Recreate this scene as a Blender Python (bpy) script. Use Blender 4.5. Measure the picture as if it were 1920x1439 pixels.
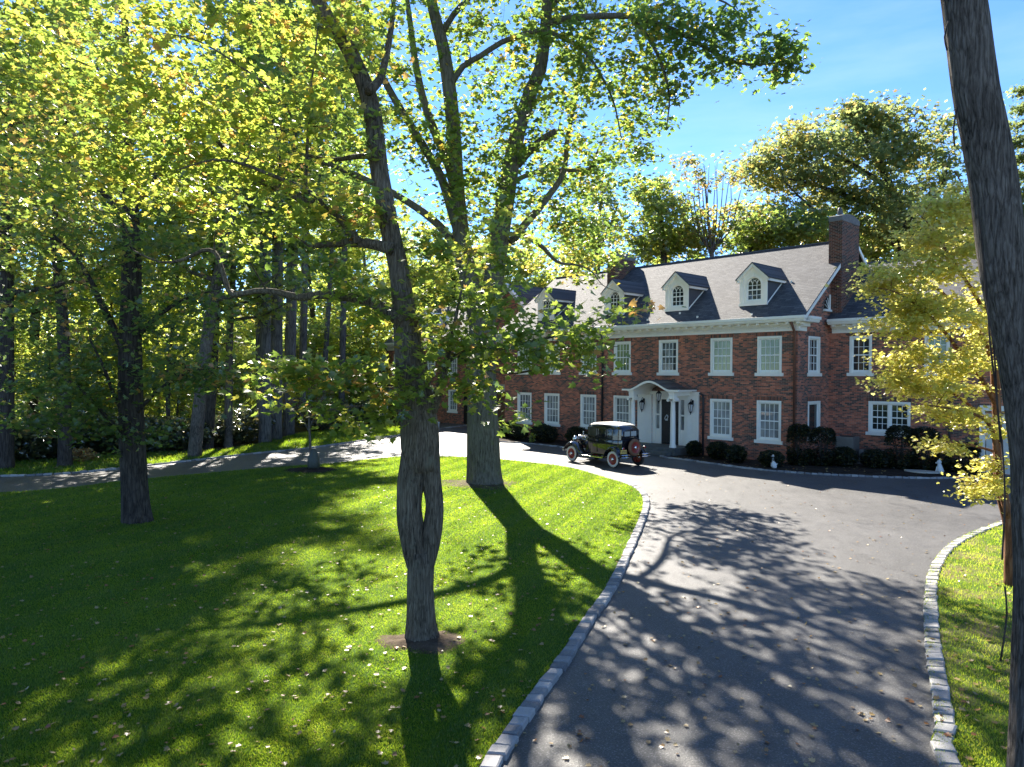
import bpy, math, random
import numpy as np
from mathutils import Vector, Matrix
from mathutils.geometry import tessellate_polygon

for _o in list(bpy.data.objects):
    bpy.data.objects.remove(_o)
SC = bpy.context.scene
COL = SC.collection
R = math.radians

# ------------------------------------------------------------------ camera
CAMZ, FPX = 3.9, 1331.0
PITCH, ROLL = 0.01452619, 0.00478835
FW = np.array([0, math.cos(PITCH), -math.sin(PITCH)])
_up = np.array([0, math.sin(PITCH), math.cos(PITCH)])
_rt = np.array([1.0, 0, 0])
RT = math.cos(ROLL) * _rt + math.sin(ROLL) * _up
UP = -math.sin(ROLL) * _rt + math.cos(ROLL) * _up
cd = bpy.data.cameras.new("camera")
cd.sensor_width = 36.0
cd.lens = FPX / 1920 * 36.0
cd.clip_start, cd.clip_end = 0.1, 2000
cam = bpy.data.objects.new("camera", cd)
COL.objects.link(cam)
cam.matrix_world = Matrix(((RT[0], UP[0], -FW[0], 0), (RT[1], UP[1], -FW[1], 0), (RT[2], UP[2], -FW[2], CAMZ), (0, 0, 0, 1)))
SC.camera = cam

# ------------------------------------------------------------------ sky, sun, exposure
SUN_EL, SUN_AZ = R(36.5), R(100.5)           # azimuth measured from +X towards +Y
world = bpy.data.worlds.new("World")
SC.world = world
world.use_nodes = True
wn = world.node_tree
wn.nodes.clear()
sky = wn.nodes.new("ShaderNodeTexSky")
sky.sky_type = 'NISHITA'
sky.sun_disc = False
sky.sun_elevation = SUN_EL
sky.sun_rotation = R(90) - SUN_AZ
sky.altitude = 100
sky.air_density = 0.8
sky.dust_density = 0.0
sky.ozone_density = 9.5
bg = wn.nodes.new("ShaderNodeBackground")
bg.inputs[1].default_value = 0.063
wo = wn.nodes.new("ShaderNodeOutputWorld")
# thin high cirrus over the clear sky
wtc = wn.nodes.new("ShaderNodeTexCoord")
wmp = wn.nodes.new("ShaderNodeMapping"); wmp.inputs['Scale'].default_value = (1.2, 2.2, 7.0); wmp.inputs['Rotation'].default_value = (0.1, 0.15, 0.5)
wn.links.new(wtc.outputs['Generated'], wmp.inputs[0])
wnz = wn.nodes.new("ShaderNodeTexNoise"); wnz.inputs['Scale'].default_value = 2.2; wnz.inputs['Detail'].default_value = 7; wnz.inputs['Roughness'].default_value = .58
wn.links.new(wmp.outputs[0], wnz.inputs[0])
wrp = wn.nodes.new("ShaderNodeValToRGB"); wrp.color_ramp.elements[0].position = .45; wrp.color_ramp.elements[1].position = .85
wrp.color_ramp.elements[1].color = (.16, .16, .16, 1)
wn.links.new(wnz.outputs[0], wrp.inputs[0])
wmx = wn.nodes.new("ShaderNodeMixRGB"); wmx.inputs[2].default_value = (5.2, 5.6, 6.0, 1)
wn.links.new(wrp.outputs[0], wmx.inputs[0]); wn.links.new(sky.outputs[0], wmx.inputs[1])
wn.links.new(wmx.outputs[0], bg.inputs[0])
wn.links.new(bg.outputs[0], wo.inputs[0])
sl = bpy.data.lights.new("sun", 'SUN')
sl.energy = 4.2
sl.angle = R(0.5)
sl.color = (1.0, 0.93, 0.82)
sun = bpy.data.objects.new("sun", sl)
COL.objects.link(sun)
SUND = Vector((math.cos(SUN_EL) * math.cos(SUN_AZ), math.cos(SUN_EL) * math.sin(SUN_AZ), math.sin(SUN_EL)))
sun.rotation_euler = SUND.to_track_quat('Z', 'Y').to_euler()
sun.location = (0, 0, 60)
SC.view_settings.view_transform = 'Standard'
SC.view_settings.look = 'None'
SC.view_settings.gamma = 1.0
SC.view_settings.use_curve_mapping = False
SC.view_settings.exposure = 2.3
try:
    SC.cycles.max_bounces = 8
    SC.cycles.transparent_max_bounces = 12
    SC.cycles.sample_clamp_indirect = 6.0
    SC.cycles.sample_clamp_direct = 0.0
    SC.cycles.caustics_reflective = False
    SC.cycles.caustics_refractive = False
except Exception:
    pass

# ------------------------------------------------------------------ helpers
rng = np.random.default_rng(7)
random.seed(7)

def at(u, v, d):
    """point seen at photo pixel (u,v) at distance d along the view axis"""
    return (FW * FPX + RT * (u - 960) + UP * (719.5 - v)) * (d / FPX) + np.array([0, 0, CAMZ])

def gp(u, v, z=0.0):
    """ground point under photo pixel (u,v)"""
    d = FW * FPX + RT * (u - 960) + UP * (719.5 - v)
    p = d * ((z - CAMZ) / d[2])
    return np.array([p[0], p[1], z])

def link(o, parent=None):
    COL.objects.link(o)
    if parent is not None:
        o.parent = parent
    return o

def tag(o, label=None, cat=None, group=None, kind=None):
    if label: o['label'] = label
    if cat: o['category'] = cat
    if group: o['group'] = group
    if kind: o['kind'] = kind
    return o

def empty(name, loc=(0, 0, 0), rz=0.0):
    o = bpy.data.objects.new(name, None)
    o.location = loc
    o.rotation_euler = (0, 0, rz)
    o.empty_display_size = 0.3
    COL.objects.link(o)
    return o

class MB:
    """collects faces and becomes one mesh object"""
    def __init__(s):
        s.v, s.f, s.m, s.t, s.ct, s.cm = [], [], [], [], 0.5, 0
    def add(s, vs, fs):
        b = len(s.v)
        s.v += [tuple(map(float, p)) for p in vs]
        s.t += [s.ct] * len(vs)
        for f in fs:
            s.f.append([b + i for i in f])
            s.m.append(s.cm)
        return s
    def poly(s, *pts):
        return s.add(pts, [list(range(len(pts)))])
    def box(s, x0, x1, y0, y1, z0, z1):
        vs = [(x, y, z) for z in (z0, z1) for y in (y0, y1) for x in (x0, x1)]
        return s.add(vs, [(0, 2, 3, 1), (4, 5, 7, 6), (0, 1, 5, 4), (2, 6, 7, 3), (0, 4, 6, 2), (1, 3, 7, 5)])
    def cbox(s, c, h, rot=None, ch=0.0):
        """chamfered box: centre, half sizes, 3x3 rotation, chamfer of the top edges"""
        x, y, z = h
        k = min(ch, x * .9, y * .9, z * .9)
        if k > 0:
            vs = [(-x, -y, -z), (x, -y, -z), (x, y, -z), (-x, y, -z), (-x, -y, z - k), (x, -y, z - k), (x, y, z - k), (-x, y, z - k),
                  (-x + k, -y + k, z), (x - k, -y + k, z), (x - k, y - k, z), (-x + k, y - k, z)]
            fs = [(3, 2, 1, 0), (0, 1, 5, 4), (1, 2, 6, 5), (2, 3, 7, 6), (3, 0, 4, 7), (4, 5, 9, 8), (5, 6, 10, 9), (6, 7, 11, 10), (7, 4, 8, 11), (8, 9, 10, 11)]
        else:
            vs = [(-x, -y, -z), (x, -y, -z), (x, y, -z), (-x, y, -z), (-x, -y, z), (x, -y, z), (x, y, z), (-x, y, z)]
            fs = [(3, 2, 1, 0), (0, 1, 5, 4), (1, 2, 6, 5), (2, 3, 7, 6), (3, 0, 4, 7), (4, 5, 6, 7)]
        vs = np.array(vs)
        if rot is not None: vs = vs @ np.array(rot).T
        return s.add(vs + np.array(c), fs)
    def prism(s, pts, fn, a0, a1):
        """2-D outline pts extruded from a0 to a1; fn(p, q, a) -> xyz"""
        n = len(pts)
        vs = [fn(p, q, a0) for p, q in pts] + [fn(p, q, a1) for p, q in pts]
        fs = [list(range(n))[::-1], list(range(n, 2 * n))] + [(i, (i + 1) % n, n + (i + 1) % n, n + i) for i in range(n)]
        return s.add(vs, fs)
    def tube(s, pts, rad, n=8, cap=True, noise=0.0, flat=1.0, ridge=0.0, nr=9):
        pts = np.array(pts, float)
        k = len(pts)
        rad = np.full(k, rad) if np.isscalar(rad) else np.array(rad, float)
        tan = np.gradient(pts, axis=0)
        tan /= np.linalg.norm(tan, axis=1)[:, None] + 1e-9
        a = np.array([0, 0, 1.0]) if abs(tan[0][2]) < .9 else np.array([1.0, 0, 0])
        u = np.cross(tan[0], a); u /= np.linalg.norm(u)
        vs = []
        th = np.arange(n) * 2 * math.pi / n
        ph = rng.uniform(0, 6.28, 4); lump = np.zeros(n)
        for i in range(k):
            u = u - tan[i] * (u @ tan[i]); u /= np.linalg.norm(u) + 1e-9
            w = np.cross(tan[i], u)
            rr = rad[i] * (1 + (rng.normal(0, noise, n) if noise else 0))
            if ridge:
                ph += rng.normal(0, .16, 4) * np.array([1, 1.3, .8, .25]); lump = lump * .8 + rng.normal(0, .4, n)
                rr = rad[i] * (1 + ridge * (np.abs(np.sin(nr * th / 2 + ph[0] + 1.2 * np.sin(th * 2 + ph[1]))) * 1.3 - .8 + .5 * np.sin((nr * 2 + 1) * th + ph[2]) * np.sin(3 * th + ph[1]) + .35 * lump + .9 * np.sin(2 * th + ph[3]) * .6))
            ring = pts[i] + (np.cos(th) * rr)[:, None] * u + (np.sin(th) * rr * flat)[:, None] * w
            vs.append(ring)
        vs = np.concatenate(vs)
        fs = [(i * n + j, i * n + (j + 1) % n, (i + 1) * n + (j + 1) % n, (i + 1) * n + j) for i in range(k - 1) for j in range(n)]
        if cap:
            fs += [tuple(range(n))[::-1], tuple((k - 1) * n + j for j in range(n))]
        return s.add(vs, fs)
    def lathe(s, prof, n=16, c=(0, 0, 0), fn=None, cap=True):
        """profile [(r, h)] turned about the vertical axis through c; fn maps (x,y,z) to world"""
        th = np.arange(n) * 2 * math.pi / n
        vs = []
        for r, h in prof:
            for t in th:
                p = (r * math.cos(t), r * math.sin(t), h)
                p = fn(*p) if fn else p
                vs.append((c[0] + p[0], c[1] + p[1], c[2] + p[2]))
        k = len(prof)
        fs = [(i * n + j, i * n + (j + 1) % n, (i + 1) * n + (j + 1) % n, (i + 1) * n + j) for i in range(k - 1) for j in range(n)]
        if cap:
            fs += [tuple(range(n))[::-1], tuple((k - 1) * n + j for j in range(n))]
        return s.add(vs, fs)
    def build(s, name, mats, parent=None, smooth=False, bevel=0.0, angle=None):
        me = bpy.data.meshes.new(name)
        me.from_pydata(s.v, [], s.f)
        mats = mats if isinstance(mats, (list, tuple)) else [mats]
        for m in mats: me.materials.append(m)
        me.polygons.foreach_set('material_index', np.array(s.m, dtype=np.int32))
        if len(set(s.t)) > 1:
            at_ = me.attributes.new('tint', 'FLOAT', 'POINT')
            at_.data.foreach_set('value', np.array(s.t, dtype=np.float32))
        me.update()
        if smooth:
            me.polygons.foreach_set('use_smooth', np.ones(len(me.polygons), dtype=bool))
            if angle is not None:
                try: me.set_sharp_from_angle(angle=angle)
                except Exception: pass
        o = link(bpy.data.objects.new(name, me), parent)
        if bevel:
            b = o.modifiers.new('bevel', 'BEVEL')
            b.width = bevel; b.segments = 2; b.limit_method = 'ANGLE'; b.angle_limit = R(40)
        return o

def arrays_mesh(name, verts, tmpl, nrep, k, tint=None, mat=None, parent=None, smooth=False):
    """one mesh of nrep copies of a k-vertex template whose faces are tmpl"""
    me = bpy.data.meshes.new(name)
    me.vertices.add(len(verts))
    me.vertices.foreach_set('co', np.ascontiguousarray(verts, dtype=np.float32).ravel())
    fl = np.concatenate([np.array(f) for f in tmpl])
    ln = np.array([len(f) for f in tmpl])
    loops = (np.arange(nrep)[:, None] * k + fl[None, :]).ravel().astype(np.int32)
    tot = np.tile(ln, nrep).astype(np.int32)
    start = np.concatenate([[0], np.cumsum(tot)[:-1]]).astype(np.int32)
    me.loops.add(len(loops))
    me.loops.foreach_set('vertex_index', loops)
    me.polygons.add(len(tot))
    me.polygons.foreach_set('loop_start', start)
    me.polygons.foreach_set('loop_total', tot)
    if smooth:
        me.polygons.foreach_set('use_smooth', np.ones(len(tot), dtype=bool))
    if tint is not None:
        a = me.attributes.new('tint', 'FLOAT', 'POINT')
        a.data.foreach_set('value', np.repeat(tint, k).astype(np.float32))
    me.update(calc_edges=True)
    if mat: me.materials.append(mat)
    return link(bpy.data.objects.new(name, me), parent)

# leaf outlines: x across, y along, z out of the blade
_hl = [(0, 0), (.20, .02), (.50, .20), (.29, .38), (.50, .70), (.20, .62), (0, 1.0)]
MAPLE_V = np.array([(x, y, 0.22 * x) for x, y in _hl] + [(-x, y, 0.22 * x) for x, y in _hl[1:-1]])
MAPLE_F = [[0, 1, 2, 3, 4, 5, 6], [0, 6, 11, 10, 9, 8, 7]]
QUAD_V = np.array([(0, 0, 0), (.34, .45, .1), (0, 1, 0), (-.34, .45, .1)])
QUAD_F = [[0, 1, 2], [0, 2, 3]]
TRI_V = np.array([(-.38, .0, 0), (.38, .15, .05), (.05, 1, 0)])
TRI_F = [[0, 1, 2]]
CLUMP_V = np.array([(0, 0, 0), (.35, .25, .1), (.1, .4, .02), (.4, .75, .1), (.08, .7, 0), (0, 1.05, 0), (-.15, .7, .05), (-.45, .6, .1), (-.12, .38, .03), (-.38, .15, .1)])
CLUMP_F = [[0, 1, 2, 8], [0, 8, 9], [2, 3, 4, 6, 8], [6, 7, 8], [4, 5, 6]]
TEMPL = {'maple': (MAPLE_V, MAPLE_F), 'quad': (QUAD_V, QUAD_F), 'tri': (TRI_V, TRI_F), 'clump': (CLUMP_V, CLUMP_F)}

def leaves(name, pos, size, tint, mat, parent, kind='maple', tilt=0.6, droop=0.35, flat=False):
    n = len(pos)
    V, F = TEMPL[kind]
    yaw = rng.uniform(0, 2 * math.pi, n)
    d = np.stack([np.cos(yaw), np.sin(yaw), -np.abs(rng.normal(droop, .3, n)) if not flat else rng.normal(0, .08, n)], 1)
    d /= np.linalg.norm(d, axis=1)[:, None]
    nz = np.stack([rng.normal(0, tilt, n), rng.normal(0, tilt, n), np.ones(n)], 1)
    sd = np.cross(d, nz); sd /= np.linalg.norm(sd, axis=1)[:, None] + 1e-9
    nn = np.cross(sd, d)
    sz = size * rng.uniform(.5, 1.35, n) if np.isscalar(size) else size
    vv = (V[None, :, 0:1] * sd[:, None, :] + V[None, :, 1:2] * d[:, None, :] + V[None, :, 2:3] * nn[:, None, :]) * sz[:, None, None] + pos[:, None, :]
    return arrays_mesh(name, vv.reshape(-1, 3), F, n, len(V), tint, mat, parent)

def inpoly(pts, poly):
    x, y = pts[:, 0], pts[:, 1]
    r = np.zeros(len(pts), bool)
    n = len(poly)
    for i in range(n):
        x0, y0 = poly[i][0], poly[i][1]; x1, y1 = poly[(i + 1) % n][0], poly[(i + 1) % n][1]
        c = (y0 > y) != (y1 > y)
        r ^= c & (x < (x1 - x0) * (y - y0) / (y1 - y0 + 1e-12) + x0)
    return r

def smoothline(pts, step=0.25):
    """Catmull-Rom through pts, resampled"""
    p = np.array(pts, float)
    q = np.vstack([2 * p[0] - p[1], p, 2 * p[-1] - p[-2]])
    out = []
    for i in range(1, len(q) - 2):
        m = max(2, int(np.linalg.norm(q[i + 1] - q[i]) / step))
        for t in np.linspace(0, 1, m, endpoint=False):
            a, b, c, e = q[i - 1], q[i], q[i + 1], q[i + 2]
            out.append(.5 * (2 * b + (c - a) * t + (2 * a - 5 * b + 4 * c - e) * t * t + (3 * b - a - 3 * c + e) * t ** 3))
    out.append(p[-1])
    return np.array(out)
# ------------------------------------------------------------------ materials
class NT:
    def __init__(s, name):
        s.m = bpy.data.materials.new(name)
        s.m.use_nodes = True
        s.t = s.m.node_tree
        s.t.nodes.clear()
        s.out = s.t.nodes.new('ShaderNodeOutputMaterial')
    def n(s, ty, props=None, **inp):
        nd = s.t.nodes.new('ShaderNode' + ty)
        for k, v in (props or {}).items(): setattr(nd, k, v)
        for k, v in inp.items():
            k2 = int(k[1:]) if k[0] == 'i' and k[1:].isdigit() else k.replace('_', ' ')
            s.set(nd, k2, v)
        return nd
    def set(s, nd, k, v):
        if hasattr(v, 'bl_idname') and hasattr(v, 'outputs'): v = v.outputs[0]
        if hasattr(v, 'is_output'): s.t.links.new(v, nd.inputs[k])
        else:
            if isinstance(v, tuple) and len(v) == 3 and nd.inputs[k].type == 'RGBA': v = (*v, 1)
            nd.inputs[k].default_value = v
    def coord(s, scale=(1, 1, 1), rot=(0, 0, 0), kind='Object'):
        tc = s.n('TexCoord')
        mp = s.n('Mapping')
        s.t.links.new(tc.outputs[kind], mp.inputs[0])
        mp.inputs['Scale'].default_value = scale
        mp.inputs['Rotation'].default_value = rot
        return mp
    def ramp(s, fac, stops, interp='LINEAR'):
        r = s.n('ValToRGB', i0=fac)
        r.color_ramp.interpolation = interp
        e = r.color_ramp.elements
        while len(e) > len(stops) and len(e) > 1: e.remove(e[-1])
        while len(e) < len(stops): e.new(0.5)
        for el, (p, c) in zip(e, stops):
            el.position = p
            el.color = (*c, 1) if len(c) == 3 else c
        return r
    def noise(s, co, scale, detail=4, rough=.55):
        return s.n('TexNoise', Vector=co, Scale=scale, Detail=detail, Roughness=rough)
    def math(s, op, a, b=None, c=None):
        nd = s.n('Math', {'operation': op})
        s.set(nd, 0, a)
        if b is not None: s.set(nd, 1, b)
        if c is not None: s.set(nd, 2, c)
        return nd
    def mix(s, f, a, b, blend='MIX'):
        nd = s.n('MixRGB', {'blend_type': blend})
        s.set(nd, 0, f); s.set(nd, 1, a); s.set(nd, 2, b)
        return nd
    def bump(s, h, strength=.5, dist=.02):
        return s.n('Bump', Height=h, Strength=strength, Distance=dist)
    def princ(s, col, rough=.6, metal=0.0, normal=None, spec=.5, coat=0.0):
        p = s.n('BsdfPrincipled', Base_Color=col, Roughness=rough, Metallic=metal)
        p.inputs['Specular IOR Level'].default_value = spec
        if coat: p.inputs['Coat Weight'].default_value = coat; p.inputs['Coat Roughness'].default_value = .03
        if normal is not None: s.set(p, 'Normal', normal)
        s.t.links.new(p.outputs[0], s.out.inputs[0])
        return s.m
    def surf(s, sh):
        s.t.links.new(sh.outputs[0], s.out.inputs[0])
        return s.m

def plain(name, col, rough=.6, metal=0.0, spec=.5, coat=0.0, var=.12, vs=6.0, bump=0.0):
    t = NT(name)
    co = t.coord()
    nz = t.noise(co, vs, 5)
    c = t.ramp(nz, [(.25, tuple(x * (1 - var) for x in col)), (.75, tuple(min(1, x * (1 + var)) for x in col))])
    rr = t.math('MULTIPLY_ADD', nz, .15, rough - .07)
    return t.princ(c, rr, metal, t.bump(nz, bump, .01) if bump else None, spec, coat)

def brick_mat(name, soldier=False, dark=1.0):
    t = NT(name)
    tc = t.n('TexCoord')
    sp = t.n('SeparateXYZ'); t.t.links.new(tc.outputs['Object'], sp.inputs[0])
    u = t.math('ADD', sp.outputs[0], sp.outputs[1])
    cb = t.n('CombineXYZ')
    if soldier:
        t.t.links.new(sp.outputs[2], cb.inputs[0]); t.t.links.new(u.outputs[0], cb.inputs[1])
    else:
        t.t.links.new(u.outputs[0], cb.inputs[0]); t.t.links.new(sp.outputs[2], cb.inputs[1])
    br = t.n('TexBrick', Vector=cb, Color1=(0, 0, 0), Color2=(1, 1, 1), Mortar=(.5, .5, .5), Scale=1.0)
    br.inputs['Mortar Size'].default_value = .0055
    br.inputs['Mortar Smooth'].default_value = .25
    br.inputs['Bias'].default_value = 0
    br.inputs['Brick Width'].default_value = .208
    br.inputs['Row Height'].default_value = .0677
    if soldier: br.offset = 0.0
    big = t.noise(tc.outputs['Object'], .55, 3)
    v = t.math('ADD', br.outputs[0], t.math('MULTIPLY_ADD', big, 1.3, -.65))
    d = dark
    c = t.ramp(v, [(0.0, (.06 * d, .047 * d, .040 * d)), (.25, (.13 * d, .066 * d, .050 * d)), (.5, (.25 * d, .09 * d, .055 * d)), (.75, (.36 * d, .112 * d, .062 * d)), (1.0, (.46 * d, .16 * d, .09 * d))])
    fine = t.noise(tc.outputs['Object'], 60, 3)
    c2 = t.mix(.35, c, fine, 'OVERLAY')
    c3 = t.mix(br.outputs[1], c2, (.34, .29, .23))
    h = t.math('SUBTRACT', 1.0, br.outputs[1])
    return t.princ(c3, .85, 0, t.bump(t.math('ADD', h, t.math('MULTIPLY', fine, .3)), .7, .012), .25)

def shingle_mat(name):
    t = NT(name)
    tc = t.n('TexCoord')
    sp = t.n('SeparateXYZ'); t.t.links.new(tc.outputs['Object'], sp.inputs[0])
    cb = t.n('CombineXYZ')
    t.t.links.new(t.math('ADD', sp.outputs[0], t.math('MULTIPLY', sp.outputs[1], .0)).outputs[0], cb.inputs[0])
    t.t.links.new(sp.outputs[2], cb.inputs[1])
    wv = t.noise(tc.outputs['Object'], 5, 2)
    va = t.n('VectorMath', {'operation': 'ADD'}, i0=cb)
    sc = t.n('VectorMath', {'operation': 'SCALE'}, i0=wv.outputs[1]); sc.inputs['Scale'].default_value = .02
    t.set(va, 1, sc)
    br = t.n('TexBrick', Vector=va, Color1=(0, 0, 0), Color2=(1, 1, 1), Mortar=(.0, .0, .0), Scale=1.0)
    br.inputs['Mortar Size'].default_value = .008
    br.inputs['Mortar Smooth'].default_value = .6
    br.inputs['Brick Width'].default_value = .27
    br.inputs['Row Height'].default_value = .088
    big = t.noise(tc.outputs['Object'], .7, 4)
    v = t.math('ADD', t.math('MULTIPLY', br.outputs[0], .7), t.math('MULTIPLY', big, .5))
    c = t.ramp(v, [(.1, (.05, .05, .053)), (.55, (.082, .081, .083)), (1.0, (.125, .122, .12))])
    c2 = t.mix(t.math('MULTIPLY', br.outputs[1], .75), c, (.02, .02, .022))
    gr = t.noise(tc.outputs['Object'], 180, 2)
    h = t.math('ADD', t.math('SUBTRACT', t.math('MULTIPLY', br.outputs[0], .5), br.outputs[1]), t.math('MULTIPLY', gr, .35))
    return t.princ(c2, .82, 0, t.bump(h, .8, .02), .35)

def leaf_mat(name, stops, tstops, trans=.5, gloss=.06, rough=.38):
    t = NT(name)
    a = t.n('Attribute', {'attribute_name': 'tint'})
    c1 = t.ramp(a.outputs['Fac'], stops)
    c2 = t.ramp(a.outputs['Fac'], tstops)
    df = t.n('BsdfDiffuse', Color=c1)
    tr = t.n('BsdfTranslucent', Color=c2)
    mx = t.n('MixShader'); t.set(mx, 0, trans); t.set(mx, 1, df); t.set(mx, 2, tr)
    gl = t.n('BsdfGlossy', Color=(1, 1, 1), Roughness=rough)
    m2 = t.n('MixShader'); t.set(m2, 0, gloss); t.set(m2, 1, mx); t.set(m2, 2, gl)
    return t.surf(m2)

def bark_mat(name, c0, c1, c2, furrow=14.0, lichen=None, bump=1.0, zs=.12):
    t = NT(name)
    co = t.coord((1, 1, zs))
    ws = t.noise(t.coord(), 2.2, 3)
    va = t.n('VectorMath', {'operation': 'ADD'}, i0=co)
    sc = t.n('VectorMath', {'operation': 'SCALE'}, i0=ws.outputs[1]); sc.inputs['Scale'].default_value = .07
    t.set(va, 1, sc)
    n1 = t.noise(va, furrow, 8, .68)
    n2 = t.noise(va, furrow * 3.1, 5, .7)
    vo = t.n('TexVoronoi', {'feature': 'DISTANCE_TO_EDGE'}, Vector=va, Scale=furrow * .9)
    cr = t.math('MINIMUM', t.math('MULTIPLY', vo.outputs[0], 3.0), 1.0)
    h = t.math('ADD', t.math('MULTIPLY', cr, .16), t.math('ADD', t.math('MULTIPLY', n1, .68), t.math('MULTIPLY', n2, .42)))
    big = t.noise(t.coord(), 1.1, 4)
    c = t.ramp(t.math('ADD', h, t.math('MULTIPLY_ADD', big, .3, -.15)), [(.42, tuple(x * .75 for x in c0)), (.60, c1), (.82, c2)])
    if lichen:
        ln = t.noise(t.coord(), 3.3, 6, .7)
        c = t.mix(t.ramp(ln, [(.55, (0, 0, 0)), (.68, (.8, .8, .8))]), c, lichen)
    return t.princ(c, .9, 0, t.bump(h, bump, .06), .2)

M = {}
M['brick'] = brick_mat('brick', False, 1.3)
M['soldier'] = brick_mat('soldier_brick', True, .75)
M['brick_dark'] = brick_mat('chimney_brick', False, .42)
M['shingle'] = shingle_mat('shingle')
M['white'] = plain('white_paint', (.88, .83, .72), .45, var=.04, vs=3)
M['white2'] = plain('white_sash', (.86, .84, .77), .4, var=.03)
M['stone'] = plain('limestone', (.42, .38, .32), .8, var=.15, vs=5, bump=.2)
M['concrete'] = plain('concrete_cap', (.15, .145, .14), .9, var=.3, vs=7, bump=.3)
M['slate'] = plain('slate_cladding', (.075, .08, .09), .6, var=.2, vs=12)
M['copper'] = plain('copper_pipe', (.16, .07, .045), .45, .3, var=.3, vs=8)
M['darkpipe'] = plain('dark_pipe', (.035, .033, .035), .5, .2, var=.2)
M['metalroof'] = plain('metal_roof', (.085, .08, .078), .5, .1, var=.25, vs=3)
M['blackiron'] = plain('black_iron', (.012, .012, .013), .4, .3)
M['blackdoor'] = plain('black_door', (.012, .010, .010), .35, 0, var=.3)
M['lampglass'] = plain('lamp_glass', (.55, .55, .52), .1, 0, .6)
M['step'] = plain('bluestone_step', (.10, .105, .10), .8, var=.3, vs=5, bump=.3)
M['garage'] = plain('garage_white', (.6, .58, .52), .6, var=.06)
M['browndoor'] = plain('brown_door', (.15, .065, .035), .6, var=.2)
M['acgrey'] = plain('ac_grey', (.2, .19, .17), .6, .2)
M['statue'] = plain('white_stone', (.65, .65, .63), .7, var=.15, vs=20)

def pane_mat(name, c0, c1, scale=1.3, rough=.04):
    t = NT(name)
    co = t.coord((1, 1, .35))
    nz = t.noise(co, scale, 3)
    c = t.ramp(nz, [(.3, c0), (.7, c1)])  # mottled tones stand in for reflections in the glass
    return t.princ(c, rough, 0, None, .8)
M['pane_up'] = pane_mat('pane_green_reflection', (.10, .14, .07), (.34, .40, .20), 1.8)  # green of reflected trees put into the pane colour
M['pane_low'] = pane_mat('pane_curtain', (.10, .11, .11), (.42, .42, .39), 2.2)
M['pane_dark'] = pane_mat('pane_dark', (.012, .014, .014), (.05, .055, .05))

# lawn sheet with mowing lay, bare-earth sheets, asphalt, kerb granite
STRIPE = R(70)
def lawn_mat(name, dry=0.0):
    t = NT(name)
    co = t.coord(rot=(0, 0, -STRIPE + R(90)))
    sp = t.n('SeparateXYZ', i0=co)
    wob = t.noise(t.coord(), .6, 2)
    wv = t.math('SINE', t.math('ADD', t.math('MULTIPLY', sp.outputs[0], 2 * math.pi / 1.1), t.math('MULTIPLY', wob, 1.6)))
    big = t.noise(t.coord(), .35, 5, .6)
    fin = t.noise(t.coord(), 38, 6, .75)
    v = t.math('ADD', t.math('MULTIPLY', wv, .05), t.math('ADD', t.math('MULTIPLY', big, .55), t.math('MULTIPLY', fin, .45)))
    c = t.ramp(v, [(.2, (.022, .065, .008)), (.5, (.065, .125, .012)), (.75, (.13, .185, .02)), (1, (.24, .24, .05))])
    if dry:
        dn = t.noise(t.coord(), .9, 5, .65)
        c = t.mix(t.math('MULTIPLY', t.ramp(dn, [(.45, (0, 0, 0)), (.65, (1, 1, 1))]), dry), c, (.22, .17, .09))
    return t.princ(c, .9, 0, t.bump(fin, 1.0, .03), .1)
M['lawn'] = lawn_mat('lawn_grass')
M['lawn_dry'] = lawn_mat('dry_lawn', .95)

def ground_mat(name, stops, scale=2.0, fine=30, bump=.6):
    t = NT(name)
    a = t.noise(t.coord(), scale, 6, .65)
    b = t.noise(t.coord(), fine, 5, .7)
    v = t.math('ADD', t.math('MULTIPLY', a, .6), t.math('MULTIPLY', b, .4))
    return t.princ(t.ramp(v, stops), .95, 0, t.bump(b, bump, .03), .1)
M['forest_floor'] = ground_mat('forest_floor', [(.3, (.02, .02, .008)), (.48, (.055, .045, .02)), (.6, (.11, .075, .035)), (.75, (.06, .09, .02))], .8)
M['soil'] = ground_mat('bare_soil', [(.3, (.035, .025, .016)), (.5, (.085, .062, .042)), (.75, (.17, .135, .10))], 3)
M['mulch'] = ground_mat('mulch', [(.3, (.012, .009, .007)), (.5, (.035, .026, .02)), (.75, (.10, .08, .06))], 3, 45, 1.0)

def asphalt_mat():
    t = NT('asphalt')
    big = t.noise(t.coord(), .28, 4, .6)
    mid = t.noise(t.coord(), 2.2, 5, .65)
    fin = t.noise(t.coord(), 130, 3, .8)
    vo = t.n('TexVoronoi', Vector=t.coord(), Scale=70.0)
    v = t.math('ADD', t.math('MULTIPLY', big, .45), t.math('ADD', t.math('MULTIPLY', mid, .25), t.math('MULTIPLY', fin, .40)))
    c = t.ramp(v, [(.3, (.034, .033, .0315)), (.52, (.074, .072, .069)), (.8, (.135, .131, .126))])
    sp = t.ramp(vo.outputs['Color'], [(.72, (0, 0, 0)), (.8, (1, 1, 1))])
    c2 = t.mix(t.math('MULTIPLY', sp, .55), c, (.2, .195, .19))
    pn = t.noise(t.coord((1, .45, 1), (0, 0, .5)), .9, 6, .7)
    c2 = t.mix(t.ramp(pn, [(.56, (0, 0, 0)), (.66, (.5, .5, .5))]), c2, (.028, .028, .029))
    gr = t.noise(t.coord(), 42, 2, .6)
    c2 = t.mix(.5, c2, t.ramp(gr, [(.3, (.25, .25, .25)), (.7, (.8, .8, .8))]), 'OVERLAY')
    ro = t.math('MULTIPLY_ADD', mid, .2, .38)
    return t.princ(c2, ro, 0, spec=.22, normal=t.bump(t.math('ADD', fin, t.math('MULTIPLY', vo.outputs[0], .8)), .55, .008))
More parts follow.
